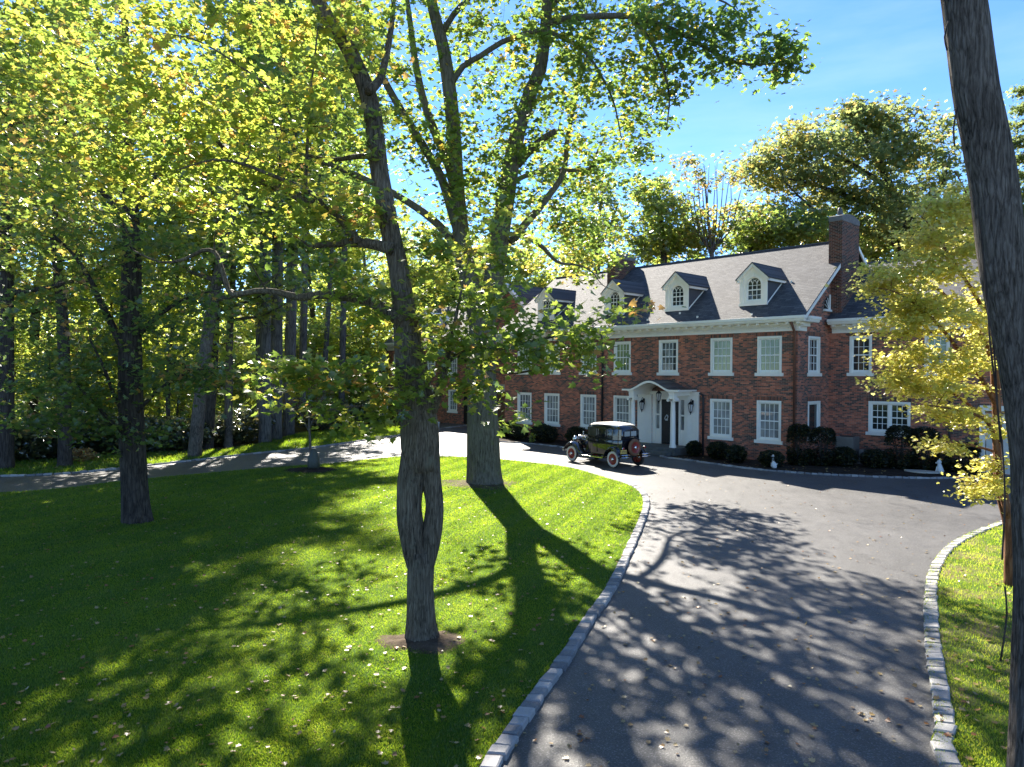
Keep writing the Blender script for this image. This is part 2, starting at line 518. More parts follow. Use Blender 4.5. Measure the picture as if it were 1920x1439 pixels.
M['asphalt'] = asphalt_mat()

def kerb_mat():
    t = NT('granite_kerb')
    a = t.n('Attribute', {'attribute_name': 'tint'})
    nz = t.noise(t.coord(), 55, 4, .75)
    md = t.noise(t.coord(), 6, 4)
    v = t.math('ADD', t.math('MULTIPLY', a.outputs['Fac'], .45), t.math('ADD', t.math('MULTIPLY', nz, .4), t.math('MULTIPLY', md, .25)))
    c = t.ramp(v, [(.25, (.10, .10, .105)), (.55, (.27, .265, .26)), (.9, (.45, .43, .40))])
    return t.princ(c, .8, 0, t.bump(nz, .6, .01), .4)
M['kerb'] = kerb_mat()

# foliage: yellow-green maple, big star-leaved tree, yellow small maple, oak, dark evergreen, etc.
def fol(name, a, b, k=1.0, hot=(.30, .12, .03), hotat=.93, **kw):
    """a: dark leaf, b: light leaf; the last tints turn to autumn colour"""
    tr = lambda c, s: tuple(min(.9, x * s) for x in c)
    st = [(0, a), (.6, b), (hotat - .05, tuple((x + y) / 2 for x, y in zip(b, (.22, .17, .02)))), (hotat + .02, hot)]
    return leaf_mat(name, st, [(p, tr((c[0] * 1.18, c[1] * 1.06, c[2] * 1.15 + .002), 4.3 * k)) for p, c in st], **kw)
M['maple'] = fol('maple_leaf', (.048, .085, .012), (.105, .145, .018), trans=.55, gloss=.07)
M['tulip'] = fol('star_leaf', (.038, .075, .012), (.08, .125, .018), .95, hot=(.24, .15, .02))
M['shade'] = fol('shaded_maple_leaf', (.034, .062, .012), (.075, .115, .016), 1.0, gloss=.08)  # maple leaf colours darkened to imitate shade
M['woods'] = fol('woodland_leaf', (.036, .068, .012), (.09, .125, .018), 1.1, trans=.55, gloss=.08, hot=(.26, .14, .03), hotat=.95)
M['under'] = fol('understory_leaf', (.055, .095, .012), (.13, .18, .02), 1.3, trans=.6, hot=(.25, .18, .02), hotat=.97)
M['golden'] = fol('golden_maple_leaf', (.22, .20, .028), (.46, .37, .055), .85, trans=.55, hot=(.46, .25, .07), hotat=.86)
M['oak'] = fol('oak_leaf', (.045, .072, .02), (.095, .125, .036), .9, gloss=.03, hot=(.14, .11, .03))
M['dark'] = fol('dark_leaf', (.014, .030, .012), (.035, .06, .02), .6, hot=(.05, .08, .02))
M['yew'] = fol('yew_leaf', (.006, .012, .006), (.016, .028, .012), .5, hot=(.02, .035, .015), gloss=.03)
M['laurel'] = fol('laurel_leaf', (.018, .034, .014), (.045, .065, .025), .6, hot=(.06, .06, .03), gloss=.14, rough=.28)
M['grass'] = leaf_mat('grass_blade', [(0, (.010, .045, .007)), (.6, (.04, .098, .012)), (.9, (.08, .13, .014)), (1, (.22, .19, .08))], [(0, (.13, .27, .018)), (.6, (.41, .58, .03)), (.9, (.6, .68, .05)), (1, (.5, .42, .15))], .5, .025)
M['litter'] = leaf_mat('fallen_leaf', [(0, (.22, .07, .025)), (.35, (.24, .13, .04)), (.7, (.30, .21, .08)), (1, (.36, .28, .14))], [(0, (.3, .1, .03)), (1, (.5, .4, .2))], .25, .05)
M['bark_near'] = bark_mat('furrowed_bark', (.03, .023, .016), (.15, .118, .083), (.29, .24, .175), 32, (.19, .18, .13), 1.0, .09)
M['bark_limb'] = bark_mat('lichen_bark', (.018, .014, .011), (.07, .056, .043), (.14, .118, .09), 18, (.20, .21, .16), .8)
M['bark_big'] = bark_mat('ridged_bark', (.04, .033, .022), (.135, .115, .08), (.22, .195, .145), 24, (.13, .13, .05), .9, .07)
M['bark_grey'] = bark_mat('grey_bark', (.024, .019, .015), (.125, .105, .088), (.27, .235, .20), 36, None, 1.0, .085)
M['bark_dark'] = bark_mat('dark_bark', (.016, .012, .01), (.055, .044, .036), (.11, .09, .074), 16, None, .9)
M['bark_pine'] = bark_mat('pine_bark', (.05, .046, .046), (.12, .112, .11), (.20, .19, .185), 12, None, .6)
M['bark_red'] = bark_mat('russet_bark', (.05, .02, .012), (.16, .07, .035), (.26, .14, .08), 12, None, .5)
# ------------------------------------------------------------------ the ground, drive and lawns
HO = np.array([12.38, 30.76, 0.0]); HROT = R(-47.1315)
HX = np.array([math.cos(HROT), math.sin(HROT), 0]); HY = np.array([-math.sin(HROT), math.cos(HROT), 0])
def hw(x, y, z=0.0): return HO + HX * x + HY * y + np.array([0, 0, z])

def sheet(name, pts, z, mat, label, cat, sub=0):
    pts = [Vector((p[0], p[1], 0)) for p in pts]
    tri = tessellate_polygon([pts])
    me = bpy.data.meshes.new(name)
    fs = []
    for a, b, c in tri:
        nrm = (pts[b] - pts[a]).cross(pts[c] - pts[a]).z
        fs.append((a, b, c) if nrm > 0 else (a, c, b))
    me.from_pydata([(p.x, p.y, z) for p in pts], [], fs)
    me.materials.append(mat)
    o = link(bpy.data.objects.new(name, me))
    return tag(o, label, cat, kind='structure')

sheet('ground', [(-500, -60), (500, -60), (500, 600), (-500, 600)], -.03, M['forest_floor'], 'leaf strewn woodland ground beneath the trees and around the house', 'ground')

isl_px = [(901, 1439), (950, 1368), (996.6, 1301), (1048, 1234), (1094, 1162), (1135, 1106), (1171, 1034), (1197, 977), (1206, 946.5), (1199.5, 926), (1176, 910.6), (1135, 897.7), (1073.6, 879.8), (1022, 872), (935, 863), (878, 859), (752, 858), (617, 871), (546, 876), (444, 884), (284, 898.6), (222, 905), (0, 925.6)]
isl_edge = [gp(*p)[:2] for p in isl_px]
d0 = isl_edge[0] - isl_edge[1]; d0 /= np.linalg.norm(d0)
isl_front = [isl_edge[0] + d0 * 2.2 + np.array([-.1, 0]), isl_edge[0] + d0 * 5 + np.array([-.5, 0]), isl_edge[0] + d0 * 9 + np.array([-2.0, 0])]
isl_curve = smoothline(list(reversed(isl_front)) + isl_edge + [np.array([-24, 22.5]), np.array([-34, 17]), np.array([-42, 9])], .35)
island = np.vstack([isl_curve, [[-42, -6]]])
road_px = [(752, 815.5), (677, 826.7), (577, 840.5), (444, 854), (377, 862), (275, 873), (226, 879), (0, 893)]
road_far = [gp(*p)[:2] for p in road_px] + [np.array([-30, 26]), np.array([-40, 20]), np.array([-50, 11])]
rr_px = [(1760, 1439), (1754, 1368.7), (1747, 1305), (1740, 1256), (1734, 1200), (1733, 1143.7), (1736, 1095), (1749, 1057.5), (1778, 1024.5), (1829, 998), (1889, 977.5)]
rr_edge = [gp(*p)[:2] for p in rr_px]
rr_curve = smoothline([np.array([3.9, -3.0]), np.array([4.05, 2.0]), np.array([4.15, 5.0])] + rr_edge + [gp(1960, 962)[:2], gp(2080, 950)[:2], gp(2300, 945)[:2], np.array([40, 17.0])], .3)
rlawn = np.vstack([rr_curve, [[40, -8], [3.9, -8]]])
# driveway: between the house bed, the woods and the near lawns
court = [hw(-27, 4), hw(-19, 4), hw(-19, -1)]
drive = [(-52, 8), (-45, -6), (3, -8), (45, -8), (45, 30), tuple(hw(13, 1)[:2]), tuple(hw(13, 3.1)[:2]), tuple(hw(0, 3)[:2]), tuple(hw(-18.9, .1)[:2]), tuple(hw(-18.9, 4)[:2]), tuple(hw(-30, 4)[:2]), tuple(hw(-30, -1)[:2])] + [tuple(p) for p in road_far]
sheet('driveway', drive, 0.0, M['asphalt'], 'grey asphalt driveway sweeping round the lawn to the brick house', 'driveway')
sheet('lawn', island, .035, M['lawn'], 'striped green lawn inside the driveway loop', 'lawn')
sheet('lawn', rlawn, .035, M['lawn_dry'], 'dry yellowish lawn right of the driveway under the leaning trunk', 'lawn')
rf = smoothline(road_far, .5)
verge = np.vstack([rf, [[-60, 14], [-52, 25]], [gp(0, 868)[:2] + np.array([-8, 0])], [gp(u, v)[:2] for u, v in [(0, 868), (120, 862), (300, 850), (420, 846), (480, 836), (560, 815), (700, 800), (752, 797)]]])
sheet('lawn', verge, .035, M['lawn'], 'grassy verge between the driveway and the dark woods', 'lawn')
bed_line = smoothline([hw(-4.75, -.3)[:2], hw(-5.5, -2.0)[:2], hw(-3.6, -2.38)[:2], hw(-.73, -2.84)[:2], hw(1.15, -2.59)[:2], hw(2.69, -1.94)[:2], hw(4.75, -.63)[:2], hw(6.16, 1.19)[:2], hw(6.7, 3.1)[:2]], .25)
sheet('planting_bed', np.vstack([bed_line, [hw(0, 3.2)[:2], hw(0, .05)[:2]]]), .03, M['mulch'], 'dark mulched planting bed under the right half of the brick facade', 'planting bed')
bed2_line = smoothline([gp(880, 829)[:2], gp(940, 829.5)[:2], gp(1000, 833)[:2], gp(1062, 839.5)[:2], hw(-10.2, -1.9)[:2], hw(-9.0, -1.9)[:2], hw(-8.7, -.2)[:2]], .25)
sheet('planting_bed', np.vstack([bed2_line, [hw(-8.6, .05)[:2], hw(-18.9, .05)[:2]]]), .03, M['mulch'], 'dark mulched planting bed left of the front door', 'planting bed')

def mound(name, c, r, h, mat, label, cat, oval=1.0, z0=.03):
    b = MB()
    n, rings = 40, 7
    vs = [(c[0], c[1], z0 + h)]
    wob = 1 + .22 * np.array([math.sin(3 * t + c[0]) * .5 + math.sin(5 * t + 1) * .3 + random.uniform(-.25, .25) for t in np.linspace(0, 2 * math.pi, n, endpoint=False)])
    for k in range(1, rings + 1):
        q = k / rings
        for j in range(n):
            t = 2 * math.pi * j / n
            rr = r * q * (1 + (wob[j] - 1) * q)
            vs.append((c[0] + math.cos(t) * rr * oval, c[1] + math.sin(t) * rr, z0 + h * (1 - q ** 2) + .004 + (random.uniform(-.012, .012) if k < rings else 0)))
    fs = [(0, 1 + j, 1 + (j + 1) % n) for j in range(n)]
    for k in range(rings - 1):
        for j in range(n):
            a, bb = 1 + k * n + j, 1 + k * n + (j + 1) % n
            fs.append((a, a + n, bb + n, bb))
    b.add(vs, fs)
    o = b.build(name, mat, smooth=True)
    return tag(o, label, cat, kind='structure')
t1b = gp(788, 1205); sapb = gp(583, 884); t2b = gp(907, 908)
mound('soil', t1b + np.array([.05, -.05, 0]), .44, .05, M['soil'], 'bare soil worn round the foot of the twin stemmed tree', 'soil', 1.5)
mound('mulch', sapb, .85, .10, M['mulch'], 'mulch ring round the young sapling on the lawn', 'mulch', 1.3)
mound('soil', t2b + np.array([-.2, -.1, 0]), 1.25, .04, M['soil'], 'bare rooty soil round the foot of the big straight tree', 'soil', 1.2)

def kerb(line, side, label, L=.22, W=.19, H=.06, s0=0.0, s1=1e9):
    """granite setts along a line; side +1 puts them left of the direction of travel"""
    b = MB()
    seg = np.linalg.norm(np.diff(line, axis=0), axis=1)
    cum = np.concatenate([[0], np.cumsum(seg)])
    s = s0
    while s < min(s1, cum[-1] - L):
        l = L * random.uniform(.8, 1.2)
        m = s + l / 2
        i = min(np.searchsorted(cum, m) - 1, len(seg) - 1)
        t = (m - cum[i]) / (seg[i] + 1e-9)
        p = line[i] * (1 - t) + line[i + 1] * t
        d = (line[i + 1] - line[i]) / (seg[i] + 1e-9)
        nrm = np.array([-d[1], d[0]]) * side
        a = random.gauss(0, .045)
        d2 = np.array([d[0] * math.cos(a) - d[1] * math.sin(a), d[0] * math.sin(a) + d[1] * math.cos(a)])
        tl = random.gauss(0, .03); tw = (.10 + random.gauss(0, .04)) * side
        X = np.array([d2[0], d2[1], tl]); X /= np.linalg.norm(X)
        Y = np.array([-d2[1], d2[0], tw]); Y /= np.linalg.norm(Y)
        Z = np.cross(X, Y)
        w = W * random.uniform(.9, 1.1)
        c = p + nrm * W / 2
        b.ct = random.random()
        b.cbox((c[0], c[1], H - .07 + random.uniform(-.01, .012)), (l / 2 - .009, w / 2, .07), np.stack([X, Y, Z], 1), .016)
        s += l
    o = b.build('kerb', M['kerb'])
    return tag(o, label, 'kerb', kind='structure')
kl = isl_curve
seg = np.concatenate([[0], np.cumsum(np.linalg.norm(np.diff(kl, axis=0), axis=1))])
endi = int(np.argmin(np.linalg.norm(kl - gp(1176, 910.6)[:2], axis=1)))
kerb(kl, -1, 'pale granite sett kerb curving along the lawn beside the driveway', s1=seg[endi])
kerb(rr_curve, -1, 'granite sett kerb along the dry lawn at the right of the driveway', W=.2)
kerb(rf, 1, 'granite sett kerb between the left driveway and the woods', L=.25, W=.24, s0=.2)
kerb(bed_line[4:-4], -1, 'granite sett kerb in front of the clipped shrubs right of the door', L=.24)
kerb(bed2_line[:-3], -1, 'granite sett kerb in front of the shrubs behind the old car', L=.24)
kerb(np.array([hw(-24.9, -.7)[:2], hw(-25.6, .9)[:2], hw(-26.4, 2.9)[:2], hw(-26.6, 3.6)[:2]]), 1, 'short granite sett kerb at the carriage court beside the left wing', L=.24)

# ------------------------------------------------------------------ the brick house (its own axes: x along the front, y inwards)
house = empty('brick_house', HO, HROT)
tag(house, 'long two storey red brick house with grey roof, white dormers and arched porch', 'house')
FR = lambda y0: (lambda a, d, z: (a, y0 + d, z))                 # front-facing wall at y0
SD = lambda x0: (lambda a, d, z: (x0 - d, a, z))                 # right-facing wall at x0

def holed(b, fn, a0, a1, z0, z1, holes, rev=.14):
    xs = sorted({a0, a1, *[h[0] for h in holes], *[h[1] for h in holes]})
    zs = sorted({z0, z1, *[h[2] for h in holes], *[h[3] for h in holes]})
    for i in range(len(xs) - 1):
        for j in range(len(zs) - 1):
            cx, cz = (xs[i] + xs[i + 1]) / 2, (zs[j] + zs[j + 1]) / 2
            if any(h[0] < cx < h[1] and h[2] < cz < h[3] for h in holes): continue
            b.poly(fn(xs[i], 0, zs[j]), fn(xs[i + 1], 0, zs[j]), fn(xs[i + 1], 0, zs[j + 1]), fn(xs[i], 0, zs[j + 1]))
    for h in holes:
        x0, x1, q0, q1 = h
        for p, q in (((x0, q0), (x0, q1)), ((x0, q1), (x1, q1)), ((x1, q1), (x1, q0)), ((x1, q0), (x0, q0))):
            b.poly(fn(p[0], 0, p[1]), fn(q[0], 0, q[1]), fn(q[0], rev, q[1]), fn(p[0], rev, p[1]))

def fbox(b, fn, a0, a1, d0, d1, z0, z1):
    vs = [fn(a, d, z) for z in (z0, z1) for d in (d0, d1) for a in (a0, a1)]
    b.add(vs, [(0, 2, 3, 1), (4, 5, 7, 6), (0, 1, 5, 4), (2, 6, 7, 3), (0, 4, 6, 2), (1, 3, 7, 5)])

def window(fn, a0, a1, z0, z1, pane, nx=4, ny=2, label=None, parent=None, mull=False, sash=True):
    """white double-hung window filling the opening a0..a1, z0 (under the sill)..z1"""
    parent = parent or house
    f = .11
    b = MB(); zs = z0 + .15
    fbox(b, fn, a0 + .002, a0 + f, -.02, .13, zs, z1 - .002); fbox(b, fn, a1 - f, a1 - .002, -.02, .13, zs, z1 - .002)
    fbox(b, fn, a0 + f, a1 - f, -.02, .13, z1 - f, z1 - .002)
    fbox(b, fn, a0 + f, a1 - f, .03, .13, zs, zs + .06)
    if mull: fbox(b, fn, (a0 + a1) / 2 - .05, (a0 + a1) / 2 + .05, .0, .13, zs + .06, z1 - f)
    w = b.build('window', M['white'], parent, bevel=.008)
    if label: w['label'] = label
    b = MB(); fbox(b, fn, a0 - .09, a1 + .09, -.075, .14, z0, z0 + .149)
    b.build('sill', M['white'], w, bevel=.01)
    b = MB(); pb = MB()
    spans = [(a0 + f, a1 - f)] if not mull else [(a0 + f, (a0 + a1) / 2 - .05), ((a0 + a1) / 2 + .05, a1 - f)]
    for (x0, x1) in spans:
        q0, q1 = zs + .06, z1 - f
        mid = (q0 + q1) / 2
        fbox(b, fn, x0, x0 + .045, .062, .10, q0, q1); fbox(b, fn, x1 - .045, x1, .062, .10, q0, q1)
        fbox(b, fn, x0 + .045, x1 - .045, .062, .10, q0, q0 + .07); fbox(b, fn, x0 + .045, x1 - .045, .062, .10, q1 - .045, q1)
        if sash: fbox(b, fn, x0 + .045, x1 - .045, .05, .095, mid - .027, mid + .027)
        mu = .011
        for i in range(1, nx):
            x = x0 + .045 + (x1 - x0 - .09) * i / nx
            fbox(b, fn, x - mu, x + mu, .068, .092, q0 + .07, q1 - .045)
        for q00, q11 in (((q0 + .07, mid - .027), (mid + .027, q1 - .045)) if sash else ((q0 + .07, q1 - .045),)):
            for i in range(1, ny):
                z = q00 + (q11 - q00) * i / ny
                fbox(b, fn, x0 + .045, x1 - .045, .066, .09, z - mu, z + mu)
        fbox(pb, fn, x0 + .02, x1 - .02, .094, .115, q0 + .03, q1 - .02)
    b.build('sash', M['white2'], w)
    pb.build('pane', pane, w)
    return w

lower = [(-17.69, -16.46), (-15.37, -14.15), (-12.52, -11.37), (-10.15, -9.02), (-4.28, -3.13), (-1.89, -.73)]
upper = lower[:4] + [(-7.24, -6.10)] + lower[4:]
ZL0, ZL1, ZU0, ZU1 = .80, 2.73, 3.82, 5.61
wb = MB()
holes = [(a, b_, ZL0, ZL1) for a, b_ in lower] + [(a, b_, ZU0, ZU1) for a, b_ in upper] + [(-7.62, -5.52, .36, 3.0)]
holed(wb, FR(0), -18.85, 0, -.05, 6.2, holes)
sideh = [(.99, 2.17, ZU0, ZU1), (1.0, 2.25, .95, 2.71)]
holed(wb, SD(0), 0, 9.9, -.05, 6.25, [(y0, y1, a, b_) for (y0, y1, a, b_) in sideh])
wb.poly((0, 0, 6.25), (0, 9.9, 6.25), (0, 9.9, 6.5), (0, 4.95, 10.2), (0, 0.0, 6.5))
wb.poly((-18.85, 0, -.05), (-18.85, 0, 6.5), (-18.85, 4.95, 10.2), (-18.85, 9.9, 6.5), (-18.85, 9.9, -.05))
wb.poly((0, 9.9, -.05), (-18.85, 9.9, -.05), (-18.85, 9.9, 6.4), (0, 9.9, 6.4))
# right wing
wingw = [(.93, 1.9, 3.84, 5.65), (1.78, 3.5, 1.23, 2.74), (4.0, 4.95, 3.84, 5.65)]
holed(wb, FR(3.1), .002, 12, -.05, 6.2, wingw + [(6.2, 8.9, 0.02, 2.4)])
wb.poly((12, 3.1, -.05), (12, 10.7, -.05), (12, 10.7, 6.4), (12, 6.9, 9.3), (12, 3.1, 6.4))
# left wing with a brick cross gable
lw = [(-37.4, -36.4, 3.7, 5.5), (-37.4, -36.4, .8, 2.6), (-32.6, -31.5, 3.7, 5.5), (-32.6, -31.5, .8, 2.6), (-29.8, -28.7, 3.7, 5.5), (-29.8, -28.7, .8, 2.6), (-22.0, -20.9, 3.7, 5.5)]
holed(wb, FR(4.0), -38.4, -18.86, -.05, 6.2, lw + [(-28.0, -26.9, 0.02, 2.5), (-25.3, -19.9, .02, 2.6)])
wb.poly((-38.4, 4, -.05), (-38.4, 4, 6.4), (-38.4, 12, 6.4), (-38.4, 12, -.05))
wb.poly((-26.3, 3.9, 6.1), (-19.2, 3.9, 6.1), (-19.2, 3.9, 6.6), (-22.75, 3.9, 10.0), (-26.3, 3.9, 6.6))
wb.cm = 1                                                        # soldier courses over the openings, 3 mm proud
for a, b_ in lower: wb.poly((a - .1, -.003, ZL1), (b_ + .1, -.003, ZL1), (b_ + .1, -.003, ZL1 + .21), (a - .1, -.003, ZL1 + .21))
for a, b_ in upper: wb.poly((a - .1, -.003, ZU1), (b_ + .1, -.003, ZU1), (b_ + .1, -.003, ZU1 + .17), (a - .1, -.003, ZU1 + .17))
for a, b_, z0, z1 in wingw: wb.poly((a - .1, 3.097, z1), (b_ + .1, 3.097, z1), (b_ + .1, 3.097, z1 + .2), (a - .1, 3.097, z1 + .2))
for a, b_, z0, z1 in sideh: wb.poly((.003, a - .1, z1), (.003, b_ + .1, z1), (.003, b_ + .1, z1 + .2), (.003, a - .1, z1 + .2))
wb.build('wall', [M['brick'], M['soldier']], house)

WL = {0: 'ground floor window with pale curtains', 1: 'upstairs window with green reflections painted into the panes', 2: 'upstairs window over the porch with dark panes'}
for a, b_ in lower: window(FR(0), a, b_, ZL0, ZL1, M['pane_low'], label=WL[0])
for i, (a, b_) in enumerate(upper): window(FR(0), a, b_, ZU0, ZU1, M['pane_dark'] if i == 4 else M['pane_up'], label=WL[2 if i == 4 else 1])
window(SD(0), .99, 2.17, ZU0, ZU1, M['pane_dark'], 3, 2, 'narrow upstairs window in the gable wall')
window(SD(0), 1.0, 2.25, .95, 2.71, M['pane_dark'], 1, 1, 'plain single paned window in the gable wall', sash=False)
window(FR(3.1), .93, 1.9, 3.84, 5.65, M['pane_dark'], 3, 2, 'upstairs window of the right wing')
window(FR(3.1), 4.0, 4.95, 3.84, 5.65, M['pane_up'], 3, 2, 'upstairs window of the right wing behind the golden tree')
window(FR(3.1), 1.78, 3.5, 1.23, 2.74, M['pane_dark'], 3, 2, 'wide double window of the right wing', mull=True)
for a, b_, z0, z1 in lw: window(FR(4.0), a, b_, z0, z1, M['pane_low'], 3, 2, 'window of the left wing')

# roofs: main block, right wing, left wing, cross gable
SLP = .735
rb = MB()
def slope(b, x0, x1, y0, z0, y1, z1, th=.09):
    vs = [(x0, y0, z0), (x1, y0, z0), (x1, y1, z1), (x0, y1, z1)]
    lo = [(x, y, z - th) for x, y, z in vs]
    b.add(vs + lo, [(0, 1, 2, 3), (7, 6, 5, 4), (0, 4, 5, 1), (1, 5, 6, 2), (2, 6, 7, 3), (3, 7, 4, 0)])
slope(rb, -19.25, .44, -.38, 6.42, 4.95, 10.34); slope(rb, .44, -19.25, 10.28, 6.42, 4.952, 10.338)
slope(rb, .02, 12.4, 2.72, 6.38, 6.9, 9.42); slope(rb, 12.4, .02, 11.1, 6.38, 6.902, 9.418)
slope(rb, -38.4, -19.27, 3.6, 6.42, 8.0, 9.65); slope(rb, -19.27, -38.4, 12.4, 6.42, 8.002, 9.648)
rb.poly((-38.4, 3.6, 6.42), (-38.4, 8, 9.65), (-38.4, 12.4, 6.42), (-39.0, 8, 6.42))
rb.add([(-26.6, 3.6, 6.5), (-22.75, 3.6, 10.2), (-22.75, 9, 10.2), (-26.6, 9, 6.5), (-18.9, 3.6, 6.5), (-18.9, 9, 6.5)], [(0, 1, 2, 3), (1, 4, 5, 2)])
roof = rb.build('roof', M['shingle'], house)
b = MB(); b.tube([(-19.2, 4.95, 10.36), (.44, 4.95, 10.36)], .05, 6); b.tube([(.2, 6.9, 9.44), (12.4, 6.9, 9.44)], .05, 6); b.build('ridge_cap', M['slate'], roof)
# snow guards / vent stubs on the main slope
b = MB()
for x, t in ((-2.1, .22), (-4.95, .28), (-7.9, .3), (-11.6, .25), (-6.2, .66), (-3.6, 1.9), (-1.3, 2.4)):
    b = MB(); b.box(x - .04, x + .04, -.38 + t - .03, -.38 + t + .03, 6.4 + SLP * t, 6.5 + SLP * t)
    b.build('roof_vent', M['white'], roof)

# white cornices: gutter, modillions, dentils, frieze
def cornice(fn, a0, a1, label, r0=0.0, r1=0.0):
    b = MB()
    fbox(b, fn, a0 - .0, a1 + r1 * .1, -.06, .02, 5.80, 6.0)
    fbox(b, fn, a0, a1 + r1 * .2, -.13, .02, 6.0, 6.05)
    fbox(b, fn, a0, a1 + r1 * .28, -.22, .02, 6.05, 6.17)
    fbox(b, fn, a0 - r0 * .5, a1 + r1 * .5, -.54, .02, 6.17, 6.21)
    fbox(b, fn, a0 - r0 * .5, a1 + r1 * .52, -.58, -.36, 6.21, 6.29)
    fbox(b, fn, a0 - r0 * .5, a1 + r1 * .57, -.64, -.36, 6.29, 6.42)
    c = b.build('cornice', M['white'], house, bevel=.012)
    b = MB()
    x = a0 + .02
    while x < a1 + r1 * .1:
        fbox(b, fn, x, x + .052, -.115, -.06, 5.90, 5.985); x += .098
    b.build('dentil_band', M['white'], c)
    b = MB(); x = a0 + .15
    while x < a1 + r1 * .2:
        fbox(b, fn, x, x + .13, -.46, -.2, 6.085, 6.168); x += .46
    b.build('modillion_row', M['white'], c)
    return c
cornice(FR(0), -18.9, 0, 'main', .4, 1.0)
cornice(FR(3.1), .16, 12, 'wing', 0, .6)
cornice(FR(4.0), -38.4, -18.95, 'left', .6, 0)
b = MB()                                                          # return of the main cornice round the gable corner
f = SD(0)
fbox(b, f, .0, .72, -.06, .02, 5.80, 6.0); fbox(b, f, .0, .74, -.2, .02, 6.0, 6.17); fbox(b, f, .0, .95, -.5, .02, 6.171, 6.21); fbox(b, f, .0, 1.0, -.57, .02, 6.29, 6.419); fbox(b, f, .0, .97, -.52, .02, 6.21, 6.29)
b.build('cornice_return', M['white'], house, bevel=.012)
for x0, x1 in ((.40, .46), (-19.27, -19.21)):                     # white rake boards
    for y0, y1 in ((-.38, 4.95), (10.28, 4.95)):
        b = MB()
        b.add([(x0, y0, 6.36), (x1, y0, 6.36), (x1, y1, 10.28), (x0, y1, 10.28), (x0, y0, 6.19), (x1, y0, 6.19), (x1, y1, 10.1), (x0, y1, 10.1)], [(0, 1, 2, 3), (7, 6, 5, 4), (0, 4, 5, 1), (1, 5, 6, 2), (2, 6, 7, 3), (3, 7, 4, 0)])
        b.build('rake_board', M['white'], roof)
b = MB(); b.add([(.02, 5.1, 10.18), (.40, 5.1, 10.18), (.40, 10.2, 6.4), (.02, 10.2, 6.4)], [(0, 1, 2, 3)]); b.build('rake_soffit', M['white'], roof)
for s in (-1, 1):
    b = MB()
    b.add([(-22.75, 3.56, 10.22), (-22.75 + s * 3.9, 3.56, 6.5), (-22.75 + s * 3.9, 3.56, 6.2), (-22.75, 3.56, 9.9), (-22.75, 3.85, 10.2), (-22.75 + s * 3.9, 3.85, 6.48), (-22.75 + s * 3.9, 3.85, 6.2), (-22.75, 3.85, 9.9)], [(0, 1, 2, 3), (4, 7, 6, 5), (0, 4, 5, 1), (3, 2, 6, 7)])
    b.build('rake_board', M['white'], roof)

# chimneys with rounded concrete caps
def chimney(x0, x1, y0, y1, zb, zt):
    b = MB(); b.box(x0, x1, y0, y1, zb, zt - .28)
    fs = [(x0 - .03, x1 + .03)]
    c = b.build('chimney', M['brick_dark'], house)
    b = MB()
    pts = [(y0 - .02, zt - .279)] + [(y0 - .02 + (y1 - y0 + .04) * t, zt - .28 + .14 + .26 * math.sin(math.pi * (.12 + .76 * t))) for t in np.linspace(0, 1, 11)] + [(y1 + .02, zt - .279)]
    b.prism(pts, lambda p, q, a: (a, p, q), x0 - .02, x1 + .02)
    b.build('chimney_cap', M['concrete'], c, bevel=.02)
    b = MB(); b.lathe([(.12, 0), (.12, .16), (.09, .18), (.1, .24), (.05, .32), (0.01, .33)], 10, ((x0 + x1) / 2, (y0 + y1) / 2 - .5, zt + .1))
    b.build('chimney_pot', M['slate'], c)
chimney(-.10, .50, 3.2, 5.15, 6.6, 11.25)
chimney(-13.3, -12.72, 3.2, 5.2, 8.4, 11.05)

